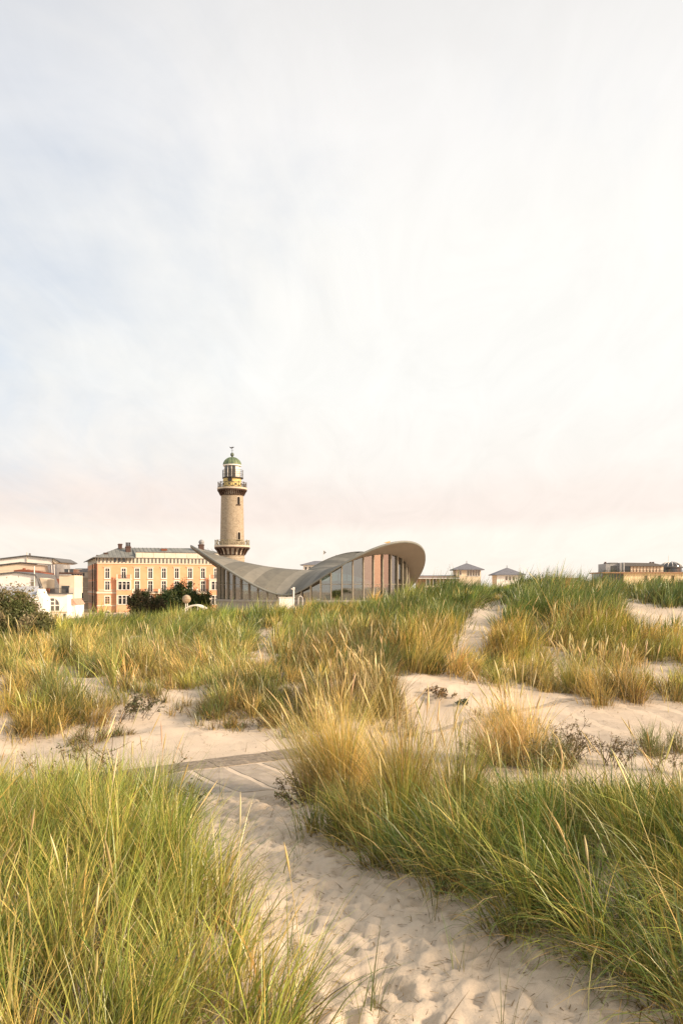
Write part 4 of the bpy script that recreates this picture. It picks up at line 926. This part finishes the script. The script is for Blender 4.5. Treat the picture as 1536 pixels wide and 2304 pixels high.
for px, top, d, rx, seed, lab in ((-20, 1342, 26, .9, 1, 'dark olive shrub at the picture edge, darkest of the willows'), (35, 1336, 27, .8, 2, 'tall olive willow shrub before the grey metal roof'), (84, 1378, 26, .42, 3, 'low olive willow shrub below the arched window')):
    b_ = gp(px, d); hgt = ZC - (top - HY) / FPX * d - b_[2]
    tree('willow_shrub', lab, 'shrub', b_, hgt, (rx, .9, hgt * .48), 17000, .045, olive, 60, seed, 'olive shrubs at the dune foot', .05, spread=.22)
for px, top, d, rx, pal, seed, lab in ((318, 1326, 165, 2.3, brown, 11, 'brownish tree in front of the hotel balcony'), (374, 1330, 168, 2.7, dkgreen, 12, 'dark green tree between the brownish tree and the globe'),
                                   (413, 1315, 172, 3.7, dkgreen, 13, 'tallest dark green tree, right behind the globe'), (446, 1333, 160, 2.4, dkgreen, 14, 'low dark tree at the hotel corner beside the pavilion'), (345, 1348, 158, 2.2, brown, 15, 'low brown bush under the hotel trees')):
    b_ = ((px - HX) / FPX * d, d, GROUND_Z); hgt = ZC - (top - HY) / FPX * d - GROUND_Z
    tree('garden_tree', lab, 'tree', b_, hgt, (rx, rx, hgt * .45), 11000, .19, pal, 60, seed, 'trees before the hotel', .2, spread=.2)
for px, top, d, rx, pal, seed, lab in ((1200, 1301, 37, .45, dkgreen, 21, 'small dark rose bush on the crest before the kiosk'), (1225, 1297, 37.5, .6, dkgreen, 22, 'rounded dark rose bush on the dune crest'), (1330, 1297, 39, .5, brown, 23, 'reddish rose bush on the crest'),
                                   (1348, 1294, 40, .35, [(.22, .10, .05), (.15, .09, .04)], 24, 'rust-coloured twiggy bush beside the seaside hotel')):
    b_ = gp(px, d); hgt = max(.5, ZC - (top - HY) / FPX * d - b_[2])
    tree('rose_bush', lab, 'shrub', b_, hgt, (rx, rx, hgt * .5), 1500, .035, pal, 16, seed, 'rose bushes on the crest', .02, spread=.25)

# ------------------------------------------------------------------ marram grass
grass_m = blade_mat('marram_blade', .16, .06)
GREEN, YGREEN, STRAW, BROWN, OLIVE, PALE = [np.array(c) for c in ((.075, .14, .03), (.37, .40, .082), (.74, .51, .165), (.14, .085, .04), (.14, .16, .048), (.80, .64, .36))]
def blades(root, L, az, tilt, bend, width, cb, ct, segs, g_):
    """ribbon blades that start at tilt from the vertical and bend further along their length"""
    n_ = len(root); V = np.zeros((n_, segs + 1, 2, 3)); p = root.copy()
    sa = az + np.pi / 2 + g_.normal(0, .9, n_); side = np.stack([np.cos(sa), np.sin(sa), np.zeros(n_)], 1)
    wob = g_.normal(0, .18, n_)
    for s_ in range(segs + 1):
        t_ = s_ / segs; w = width * (1 - .92 * t_ ** 1.6) * .5
        V[:, s_, 0] = p - side * w[:, None]; V[:, s_, 1] = p + side * w[:, None]
        a = np.minimum(tilt + bend * ((s_ + .5) / segs) ** 1.4, 2.5); z_ = az + wob * t_
        p = p + np.stack([np.sin(a) * np.cos(z_), np.sin(a) * np.sin(z_), np.cos(a)], 1) * (L / segs)[:, None]
    base = (np.arange(n_) * (segs + 1) * 2)[:, None, None]; sidx = (np.arange(segs) * 2)[None, :, None]
    q = base + sidx + np.array([0, 1, 3, 2])[None, None, :]
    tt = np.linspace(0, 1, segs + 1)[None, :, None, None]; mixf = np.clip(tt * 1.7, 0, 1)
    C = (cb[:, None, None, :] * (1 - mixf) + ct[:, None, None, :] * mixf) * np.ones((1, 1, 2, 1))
    return V.reshape(-1, 3), q.reshape(-1, 4), C.reshape(-1, 3)
def pick(pal, w, n_, g_):
    i = g_.choice(len(pal), n_, p=np.array(w) / sum(w)); return np.array(pal)[i] * g_.uniform(.75, 1.3, (n_, 1)) * (1 + g_.normal(0, .06, (n_, 3)))
def tussocks(centres, nb, spread, height, width, lean, pal, w, segs, g_, leanv=None, fan=.55, bendm=.75, dead=.16, tmix=.42):
    """blades for many tussocks at once: centres (n,2); scalars or per-tussock arrays"""
    nT = len(centres); ti = np.repeat(np.arange(nT), nb)
    n_ = len(ti); bc = lambda v: np.broadcast_to(np.asarray(v, float), (nT,))[ti]
    rad = np.abs(g_.normal(0, 1, n_)) * bc(spread); th = g_.uniform(0, 2 * np.pi, n_)
    off = np.stack([np.cos(th) * rad, np.sin(th) * rad], 1); xy = centres[ti] + off
    root = np.stack([xy[:, 0], xy[:, 1], H(xy[:, 0], xy[:, 1]) - .02], 1)
    lv = np.zeros((nT, 2)) if leanv is None else np.broadcast_to(np.asarray(leanv, float), (nT, 2))
    d_ = off / (bc(spread)[:, None] + 1e-6) * fan * .6 + lv[ti] + g_.normal(0, .36, (n_, 2))
    az = np.arctan2(d_[:, 1], d_[:, 0]); mag = np.hypot(d_[:, 0], d_[:, 1])
    isd = g_.random(n_) < dead
    L = bc(height) * np.exp(-.16 * (rad / (bc(spread) + 1e-6)) ** 2) * np.clip(g_.normal(.92, .2, n_), .35, 1.4) * np.where(isd, .8, 1)
    tilt = np.clip(mag * .42, 0, 1.0) + np.where(isd, g_.uniform(.2, .8, n_), 0); bend = np.clip(mag * bendm + g_.exponential(.28, n_), 0, 1.9)
    tint = np.exp(g_.normal(0, .16, nT))[ti][:, None]
    ct = ((1 - tmix) * pick(pal, w, n_, g_) + tmix * pick(pal, w, nT, g_)[ti]) * tint; ct[isd] = pick([STRAW, BROWN, PALE, np.array((.36, .31, .24))], [3, 3.5, 2, 2.5], int(isd.sum()), g_)
    cb = .6 * pick([STRAW, BROWN, OLIVE], [2.5, 5.5, 2], n_, g_) + .4 * ct  # blade bases: brown dead sheaths, also darkened to paint in shade between blades
    ww = np.where(isd, .8, 1) * bc(width) * np.exp(g_.normal(-.05, .35, n_))
    return blades(root, L, az, tilt, bend, ww, cb, ct, segs, g_)
def join(parts):
    o = 0; Vs, Qs, Cs = [], [], []
    for v, q, c in parts: Vs.append(v); Qs.append(q + o); Cs.append(c); o += len(v)
    return np.concatenate(Vs), np.concatenate(Qs), np.concatenate(Cs)
def heads(xy, hgt, g_, leanv=(0, 0), size=1.0, jit=.2):
    """flowering stalks: thin stem with a spindle-shaped seed head"""
    n_ = len(xy); K = 5; out = []
    root = np.stack([xy[:, 0], xy[:, 1], H(xy[:, 0], xy[:, 1])], 1)
    d_ = np.array(leanv) + g_.normal(0, jit, (n_, 2)); L = hgt * g_.uniform(.7, 1.15, n_)
    path = lambda t_: root + np.stack([d_[:, 0] * L * t_ ** 1.7, d_[:, 1] * L * t_ ** 1.7, L * t_ * (1 - .12 * t_ * (d_ ** 2).sum(1))], 1)
    ts = np.concatenate([np.linspace(0, .8, 4), np.linspace(.82, 1.0, 6)]); rs = np.array([.0026, .0024, .0022, .0018, .004, .0075, .0085, .0075, .005, .001])
    V = np.zeros((n_, len(ts), K, 3)); ang = np.linspace(0, 2 * np.pi, K, endpoint=False)
    for i, t_ in enumerate(ts):
        p = path(t_); r_ = rs[i] * size
        for k_ in range(K): V[:, i, k_] = p + np.array([math.cos(ang[k_]) * r_, math.sin(ang[k_]) * r_, 0])
    base = (np.arange(n_) * len(ts) * K)[:, None, None, None]; row = (np.arange(len(ts) - 1) * K)[None, :, None, None]; kk = np.arange(K)[None, None, :, None]
    k2 = ((np.arange(K) + 1) % K)[None, None, :, None]
    q = np.concatenate([base + row + kk, base + row + k2, base + row + K + k2, base + row + K + kk], -1).reshape(-1, 4)
    cc = pick([(.58, .46, .2), (.66, .53, .27), (.45, .36, .16)], [4, 3, 3], n_, g_)
    C = np.broadcast_to(cc[:, None, None, :], (n_, len(ts), K, 3)).reshape(-1, 3)
    return V.reshape(-1, 3), q, C
def inpoly(px, py, poly):
    ins = np.zeros(px.shape, bool); n_ = len(poly)
    for i in range(n_):
        (x0, y0), (x1, y1) = poly[i], poly[(i + 1) % n_]
        if y0 == y1: continue
        c_ = ((y0 > py) != (y1 > py)) & (px < (x1 - x0) * (py - y0) / (y1 - y0) + x0); ins ^= c_
    return ins
def stuff(name, label, parts):
    v, q, c = join(parts); return tag(link(name, np_mesh(name, v, q, grass_m, c)), label, 'grass', kind='stuff')

# --- the two near swathes either side of the trail
LEFT = [(-900, 1830), (0, 1820), (180, 1800), (300, 1815), (370, 1850), (400, 1960), (460, 2050), (560, 2150), (640, 2260), (690, 2400), (700, 2700), (-1500, 2700)]
RIGHT = [(690, 1850), (760, 1815), (900, 1830), (1050, 1800), (1300, 1775), (1500, 1765), (2300, 1760), (2800, 2700), (1750, 2640), (1530, 2350), (1380, 2240), (1180, 2120), (1060, 2070), (950, 1985), (800, 1935), (700, 1900)]
g1 = np.random.default_rng(21)
def region(poly, n_, x0, x1, y0, y1, g_):
    xy = np.stack([g_.uniform(x0, x1, n_), g_.uniform(y0, y1, n_)], 1)
    px, py = pix(np.stack([xy[:, 0], xy[:, 1], H(xy[:, 0], xy[:, 1])], 1)); return xy[inpoly(px, py, poly) & (np.abs(xy[:, 0]) < .45 * xy[:, 1] + 1.0)], px, py
cl, _, _ = region(LEFT, 900, -5.5, .2, 2.6, 9.6, g1)
d_ = cl[:, 1]
lv = np.stack([np.where(g1.random(len(cl)) < .75, .34, -.2), -.12 + g1.normal(0, .12, len(cl))], 1)
hgt = np.interp(d_, [2.5, 4, 6, 7.2, 9], [.62, .72, .82, .72, .55]) * g1.uniform(.8, 1.12, len(cl))
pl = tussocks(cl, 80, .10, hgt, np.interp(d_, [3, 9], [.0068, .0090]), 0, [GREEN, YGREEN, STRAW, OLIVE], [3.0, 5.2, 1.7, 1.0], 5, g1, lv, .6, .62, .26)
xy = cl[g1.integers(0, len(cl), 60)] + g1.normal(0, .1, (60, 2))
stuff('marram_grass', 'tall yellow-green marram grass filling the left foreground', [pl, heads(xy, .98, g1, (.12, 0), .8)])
cr, _, _ = region(RIGHT, 900, -.7, 6.5, 2.8, 9.8, g1)
d_ = cr[:, 1]; rightish = np.clip((cr[:, 0] - .6) / 1.5, 0, 1)
lv = np.stack([-.28 - .5 * rightish * np.clip((7 - d_) / 2, 0, 1) + g1.normal(0, .15, len(cr)), -.3 + g1.normal(0, .15, len(cr))], 1)
hgt = np.interp(d_, [3, 5, 7, 8, 9], [.75, .86, .72, .5, .4]) * g1.uniform(.8, 1.12, len(cr))
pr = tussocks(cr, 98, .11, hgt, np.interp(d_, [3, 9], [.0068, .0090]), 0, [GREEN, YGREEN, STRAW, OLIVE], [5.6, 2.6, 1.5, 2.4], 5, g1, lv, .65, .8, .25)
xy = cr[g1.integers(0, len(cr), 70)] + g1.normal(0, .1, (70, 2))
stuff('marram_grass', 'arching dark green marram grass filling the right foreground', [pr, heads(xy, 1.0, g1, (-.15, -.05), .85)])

# --- far dune slopes
BARE = [[(-200, 1660), (60, 1640), (170, 1625), (250, 1600), (300, 1575), (400, 1548), (470, 1560), (480, 1600), (560, 1615), (640, 1610), (720, 1640), (640, 1700), (500, 1800), (-300, 1800)],
        [(905, 1540), (985, 1520), (1075, 1545), (1220, 1550), (1230, 1530), (1290, 1510), (1350, 1505), (1360, 1560), (1440, 1575), (1700, 1565), (1700, 1800), (700, 1800), (700, 1660), (880, 1640)],
        [(985, 1500), (1025, 1410), (1075, 1362), (1090, 1357), (1165, 1357), (1145, 1395), (1105, 1440), (1085, 1500)],
        [(550, 1490), (580, 1418), (640, 1415), (620, 1445), (615, 1490)], [(495, 1512), (530, 1485), (570, 1482), (560, 1512)],
        [(1385, 1345), (1415, 1340), (1450, 1366), (1650, 1380), (1650, 1460), (1440, 1462), (1400, 1420)], [(1200, 1412), (1260, 1395), (1265, 1412), (1225, 1425)]]
g2 = np.random.default_rng(5)
N0 = 4500
dd = g2.uniform(12.8, 47, N0); xx = g2.uniform(-1, 1, N0) * (dd * .47 + 1.6)
P3 = np.stack([xx, dd, H(xx, dd)], 1); px, py = pix(P3)
keep = np.ones(N0, bool)
for poly in BARE: keep &= ~inpoly(px, py, poly)
keep &= (py < 1640) & (fbm(xx * .55 + 3, dd * .55, 3) + .40 > 0)
xx, dd, px, py = xx[keep], dd[keep], px[keep], py[keep]
def far_patch(sel, label, pal, w, hscale, lv, nb, dead=.14, hd=0, hdh=1.1):
    C_ = np.stack([xx[sel], dd[sel]], 1); d_ = dd[sel]
    hh = np.where((px[sel] > 430) & (px[sel] < 690) & (d_ < 19), .68, 1) * hscale * np.interp(d_, [13, 20, 32, 45], [.62, .72, .78, .7]) * g2.uniform(.7, 1.2, len(C_)) * np.clip(1 + 1.1 * fbm(C_[:, 0] * .6, C_[:, 1] * .6, 2), .45, 1.6)
    wa = 5 * fbm(C_[:, 0] * .3 + 11, C_[:, 1] * .3, 2); lvv = np.array(lv) + .34 * np.stack([np.cos(wa), np.sin(wa) * .6], 1) + g2.normal(0, .12, (len(C_), 2)); nb = int(nb * .80)
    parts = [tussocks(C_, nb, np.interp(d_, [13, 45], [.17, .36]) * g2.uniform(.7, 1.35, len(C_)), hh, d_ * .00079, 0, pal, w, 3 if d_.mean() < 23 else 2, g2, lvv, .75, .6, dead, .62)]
    if hd:
        i = g2.integers(0, len(C_), hd); parts.append(heads(C_[i] + g2.normal(0, .15, (hd, 2)), hdh, g2, np.array(lv) * .4, float(d_.mean()) * .062))
    return stuff('marram_grass', label, parts)
crest = dd > 23; right = px > 860
gold_l = (~crest) & (px < 640); gold_r = (~crest) & (px > 900); midb = (~crest) & ~gold_l & ~gold_r
far_patch(crest & right, 'green wind-combed marram grass on the high crest by the sandy trail', [GREEN, OLIVE, YGREEN, STRAW], [7, 3.2, 1.7, .7], .98, (.25, -.1), 120, .1)
far_patch(crest & ~right, 'yellow-green marram grass along the crest below the buildings', [GREEN, OLIVE, YGREEN, STRAW], [3.6, 2.8, 3.6, 1.2], .80, (.22, -.1), 120, .12)
far_patch(gold_l, 'golden and olive grass on the slope above the sandy bank', [OLIVE, STRAW, YGREEN, BROWN, GREEN], [2.8, 3.2, 2.6, 1.4, 2.0], .98, (-.25, -.1), 115, .2, 70)
far_patch(midb, 'brownish grass on the hummock in the middle of the dunes', [OLIVE, STRAW, GREEN, BROWN], [3.2, 2.0, 2.2, 2.4], 1.05, (-.1, -.15), 115, .22, 40)
far_patch(gold_r, 'golden flowering grass along the ridge above the white sand', [STRAW, YGREEN, OLIVE, BROWN, GREEN], [3.8, 3, 2.0, 1.2, 1.4], 1.06, (.12, -.2), 115, .18, 120)

# --- single tussocks that stand out
def tussock(label, px, py, rad, n_, hgt, pal, w, lv, seed, hd=0, width=.006, segs=6, fan=.55, bend=.6, dead=.2, hdh=1.2, sub=9, hsize=1.0):
    g_ = np.random.default_rng(seed); c_ = ground(px, py)[0]
    t_ = thing('grass_tussock', label, 'grass tussock', tuple(c_), group='marram tussocks standing apart on the sand')
    C_ = c_[:2] + g_.normal(0, 1, (sub, 2)) * rad * np.array([1, .8]); 
    lvv = np.array(lv) + (C_ - c_[:2]) / rad * .13
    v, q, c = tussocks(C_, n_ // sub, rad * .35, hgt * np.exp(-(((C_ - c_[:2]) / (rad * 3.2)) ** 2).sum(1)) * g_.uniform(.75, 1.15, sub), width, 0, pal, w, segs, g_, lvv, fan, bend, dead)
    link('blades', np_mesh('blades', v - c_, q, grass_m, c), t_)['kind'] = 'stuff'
    if hd:
        v, q, c = heads(c_[:2] + g_.normal(0, rad * .6, (hd, 2)), hdh, g_, np.array(lv) * .5, hsize); link('seed_heads', np_mesh('seed_heads', v - c_, q, grass_m, c), t_)['kind'] = 'stuff'
tussock('tall golden tussock with pale seed heads right of the paving slabs', 735, 1800, .30, 2600, 1.42, [STRAW, YGREEN, OLIVE, PALE], [6.5, 1.8, .8, 2.5], (-.22, -.05), 31, 38, .006, bend=.45, hdh=1.42, hsize=1.1)
tussock('brown-centred bushy tussock with drooping seed heads at the trail bend', 940, 1870, .30, 3000, 1.34, [YGREEN, STRAW, OLIVE, BROWN], [3, 2.5, 2.5, 1.5], (-.05, -.08), 32, 26, .0058, bend=.4, hdh=1.32, hsize=1.0)
tussock('low green-brown tussock at the right foot of the slender golden one', 1222, 1728, .24, 900, .72, [OLIVE, GREEN, BROWN, STRAW], [4, 3, 2, 1.5], (.15, -.1), 44, 0, .007)
tussock('slender golden tussock leaning over bare sand, with tall seed heads', 1150, 1720, .20, 1500, 1.42, [STRAW, YGREEN, OLIVE, PALE], [6.5, 1.8, 1.0, 2.2], (-.36, -.1), 33, 22, .007, hdh=1.35, hsize=1.5)
tussock('spiky green tussock rising out of the left foreground grass', 345, 1850, .13, 520, .78, [GREEN, OLIVE, YGREEN], [5, 3, 2], (.1, 0), 34, 0, .006, sub=4, bend=.4, dead=.08)
tussock('flattened dark tussock hanging over the sandy bank', 215, 1668, .26, 800, .42, [OLIVE, BROWN, GREEN], [4, 4, 1.5], (.2, -.6), 35, 0, .008, bend=1.3, dead=.35)
tussock('dark bushy tussock at the top of the sandy bank', 525, 1595, .48, 1500, .52, [OLIVE, BROWN, GREEN], [4, 3, 2], (0, -.1), 36, 0, .009, bend=.6, dead=.3)
tussock('broad brown tussock with pale plumes above the paving slabs', 800, 1592, .55, 2300, 1.0, [OLIVE, BROWN, STRAW, GREEN], [4, 3, 3, 1.2], (-.15, -.1), 37, 36, .009, dead=.3, hdh=1.15, hsize=1.4)
tussock('tussock of bright seed heads beside the white sand hollow', 1290, 1560, .36, 1300, .95, [STRAW, YGREEN, OLIVE], [4, 2.5, 2.5], (-.1, -.1), 38, 40, .010, hdh=1.12, hsize=1.8)
tussock('reddish-brown tussock at the right end of the white sand', 1400, 1570, .5, 1700, .85, [OLIVE, BROWN, STRAW], [3, 3, 3], (0, -.15), 39, 26, .010, dead=.25, hdh=1.0, hsize=1.8)
tussock('sparse dark tuft beside the sand-covered promenade at the edge', 1500, 1690, .36, 650, .55, [OLIVE, BROWN, GREEN], [4, 3, 2], (-.1, -.1), 40, 0, .007, dead=.2, bend=.5)
tussock('small green tuft alone in the bare hollow of the far slope', 1470, 1425, .5, 700, .6, [GREEN, OLIVE], [4, 3], (0, -.1), 41, 0, .016, segs=4)
tussock('low grassy hump at the far left of the sandy bank', 60, 1632, .5, 1500, .5, [OLIVE, STRAW, BROWN], [4, 3, 2], (.2, -.3), 42, 0, .009, bend=1.1, dead=.3)
tussock('windblown grey-green tussock spilling down the sandy bank', 170, 1632, .5, 1500, .62, [OLIVE, STRAW, GREEN], [4, 3, 2], (.35, -.3), 43, 0, .009, bend=1.1, dead=.25)

for i, (lab, px_, py_, rd, hg) in enumerate((('thin dark tuft on the bank below the dark bushy tussock', 490, 1632, .3, .34), ('matted brown tuft above the asphalt edge', 650, 1625, .42, .4),
        ('dark spreading tuft on the bank under the broad brown tussock', 705, 1648, .35, .36), ('straw-coloured tuft where the bank meets the slope', 385, 1588, .36, .42),
        ('olive tuft hanging from the bank between two bare patches', 585, 1612, .4, .36), ('scruffy tuft on white sand behind the slender golden tussock', 1120, 1620, .3, .34), ('dark tuft below the broad brown tussock', 870, 1640, .3, .4))):
    tussock(lab, px_, py_, rd, 520, hg, [OLIVE, BROWN, STRAW, GREEN], [3, 3.5, 1.6, 1.5], (.1, -.25), 70 + i, 0, .009, segs=4, bend=.9, dead=.4)
# --- weeds, twigs and litter
stem_m = blade_mat('weed_stem', .1, .03)
def weed(label, px, py, n_, hgt, rad, seed, cs, cl_, lean=(0, 0), leafn=30, rt=.0065, lsz=.017, name='weed_plant'):
    g_ = np.random.default_rng(seed); c_ = ground(px, py)[0]
    t_ = thing(name, label, 'weed', tuple(c_), group='withered weeds on the dunes')
    m = MB(); tips = []
    for i in range(n_):
        b_ = np.append(g_.normal(0, rad * .3, 2), -.03); d_ = np.array([*(g_.normal(0, .35, 2) + np.array(lean)), 1]); L = hgt * g_.uniform(.6, 1.1)
        pts = [b_]; 
        for s_ in range(5): d_ = d_ + np.append(g_.normal(0, .13, 2), -.05); pts.append(pts[-1] + d_ / np.linalg.norm(d_) * L / 5)
        m.tube(pts, list(np.linspace(rt, rt * .4, 6)), 3, False)
        for s_ in (2, 3, 4, 4):
            e = d_ / np.linalg.norm(d_) + g_.normal(0, .7, 3); e[2] = abs(e[2]) * .6; l2 = L * g_.uniform(.12, .35)
            q1 = pts[s_] + e / np.linalg.norm(e) * l2 * .5; q2 = q1 + (e / np.linalg.norm(e) + g_.normal(0, .3, 3)) * l2 * .5
            m.tube([pts[s_], q1, q2], [rt * .6, rt * .45, rt * .25], 3, False); tips += [q1, q2, (q1 + q2) / 2]
        tips += pts[3:]
    me = np_mesh('stems', np.array(m.v), np.array(m.f), stem_m, np.broadcast_to(np.array(cs), (len(m.v), 3)) * g_.uniform(.8, 1.2, (len(m.v), 1)), True); link('stems', me, t_)
    tips = np.array(tips); n2 = len(tips) * max(1, leafn // 10); pos = tips[g_.integers(0, len(tips), n2)] + g_.normal(0, .015, (n2, 3))
    a = g_.normal(0, 1, (n2, 3)); a /= np.linalg.norm(a, axis=1)[:, None]; b2 = np.cross(a, g_.normal(0, 1, (n2, 3))); b2 /= np.linalg.norm(b2, axis=1)[:, None]; sz = lsz * g_.uniform(.6, 1.4, (n2, 1))
    v = np.stack([pos - a * sz, pos + b2 * sz * .4, pos + a * sz, pos - b2 * sz * .4], 1).reshape(-1, 3)
    link('leaves', np_mesh('leaves', v, np.arange(n2 * 4).reshape(-1, 4), stem_m, np.repeat(pick(cl_, [1] * len(cl_), n2, g_), 4, 0), False), t_)
DKB = (.10, .07, .045); dry = [(.16, .12, .07), (.11, .10, .05), (.22, .17, .09)]; gdry = [(.13, .14, .05), (.2, .17, .08), (.16, .12, .07)]
weed('dark twiggy weed between the slender golden tussock and the promenade', 1270, 1705, 26, .62, .55, 51, DKB, dry, (.1, 0))
weed('low dark weed at the sand below the slender golden tussock', 1075, 1708, 9, .35, .35, 52, DKB, dry, (-.3, 0))
weed('branching dark weed standing left of the promenade tuft', 1370, 1720, 18, .55, .4, 53, DKB, dry)
weed('greenish weed sprawling right of the slender golden tussock', 1215, 1745, 18, .55, .4, 54, (.14, .12, .06), gdry)
weed('tall feathery weed at the top of the left foreground grass', 190, 1840, 7, 1.0, .3, 55, (.2, .14, .07), gdry, (.1, 0))
weed('tall thin weed with forked top before the sandy bank', 275, 1835, 4, 1.0, .2, 56, (.15, .11, .06), gdry)
weed('arching reddish weed at the left edge of the slabs', 110, 1840, 5, .95, .25, 57, (.22, .12, .06), gdry, (-.3, 0))
weed('dark fine weed bordering the left end of the paving slabs', 410, 1850, 10, .45, .3, 58, DKB, gdry, (.15, 0))
weed('wiry weed at the foot of the tall golden tussock', 670, 1815, 12, .42, .35, 59, DKB, gdry, (-.3, 0))
weed('dark sprawling plant lying across the sandy bank', 300, 1620, 16, .55, .6, 60, DKB, [(.08, .09, .04), (.11, .09, .05)], (.5, 0), 40, .006, .022)
weed('dry crusty plant lying on white sand right of the brown hummock', 985, 1570, 12, .22, .4, 61, DKB, [(.3, .2, .1), (.1, .08, .05), (.2, .14, .08)], (0, 0), 50, .005, .02)
weed('small dark green sprig alone on the white sand', 1045, 1588, 8, .16, .15, 62, (.08, .1, .05), [(.06, .09, .05)], (0, 0), 40, .005, .018)
weed('dark creeping plant below the bright seed-head tussock', 1345, 1578, 12, .26, .5, 63, DKB, [(.08, .08, .05), (.05, .07, .04)], (.1, 0), 40, .006, .02)
weed('straggling weed on the sand at the right picture edge', 1500, 1745, 12, .5, .5, 64, (.15, .12, .06), gdry)
weed('scrubby dark plant on the bank above the asphalt edge', 600, 1640, 10, .28, .5, 65, DKB, dry, (.2, 0), 30, .006, .018)
# fine dry litter strewn on the sand
g3 = np.random.default_rng(77)
def litter(n_, poly, x0, x1, y0, y1, Lr, pal):
    xy, _, _ = region(poly, n_, x0, x1, y0, y1, g3); k_ = len(xy); root = np.stack([xy[:, 0], xy[:, 1], H(xy[:, 0], xy[:, 1]) + .006], 1)
    L = g3.uniform(*Lr, k_) * (1 + (g3.random(k_) < .08) * 2.5); az = g3.uniform(0, 2 * np.pi, k_); c_ = pick(pal, [1] * len(pal), k_, g3)
    return blades(root, L, az, g3.uniform(1.2, 1.55, k_), g3.uniform(-.1, .35, k_), g3.uniform(.004, .010, k_), c_, c_, 3, g3)
TRAIL = [(440, 1800), (650, 1790), (760, 1930), (950, 1985), (1180, 2100), (1380, 2210), (1700, 2330), (1700, 2600), (500, 2600), (690, 2304), (560, 2060), (450, 1900)]
lpal = [(.12, .08, .05), (.25, .17, .09), (.36, .27, .15), (.09, .06, .045)]
tag(link('dry_litter', np_mesh('dry_litter', *join([litter(8000, TRAIL, -2.2, 2.6, 2.7, 10, (.015, .085), lpal), litter(3600, BARE[0], -8, 1, 11, 19, (.05, .16), lpal), litter(3600, BARE[1], -1, 9, 11, 20, (.05, .16), lpal)])[:2], stem_m, None)), 'bits of dry stalk and litter strewn on the trail sand', 'litter', kind='stuff')
lo = bpy.data.objects['dry_litter']; lo.data.materials.clear(); lo.data.materials.append(mat('dry_stalk', (.10, .07, .045), .9, .3, 8, c2=(.34, .25, .14)))
# stray blades sprouting from the trail
g4 = np.random.default_rng(91)
xy, _, _ = region(TRAIL, 60, -1.6, 2.6, 3.0, 9, g4)
ex = np.concatenate([xy[:16], ground([690, 660, 620, 560, 520, 640, 1000, 1090, 1150, 1240, 1330, 960, 1420], [2230, 2150, 2080, 2010, 1930, 2260, 2010, 2095, 2120, 2160, 2230, 2000, 2270])[:, :2]])
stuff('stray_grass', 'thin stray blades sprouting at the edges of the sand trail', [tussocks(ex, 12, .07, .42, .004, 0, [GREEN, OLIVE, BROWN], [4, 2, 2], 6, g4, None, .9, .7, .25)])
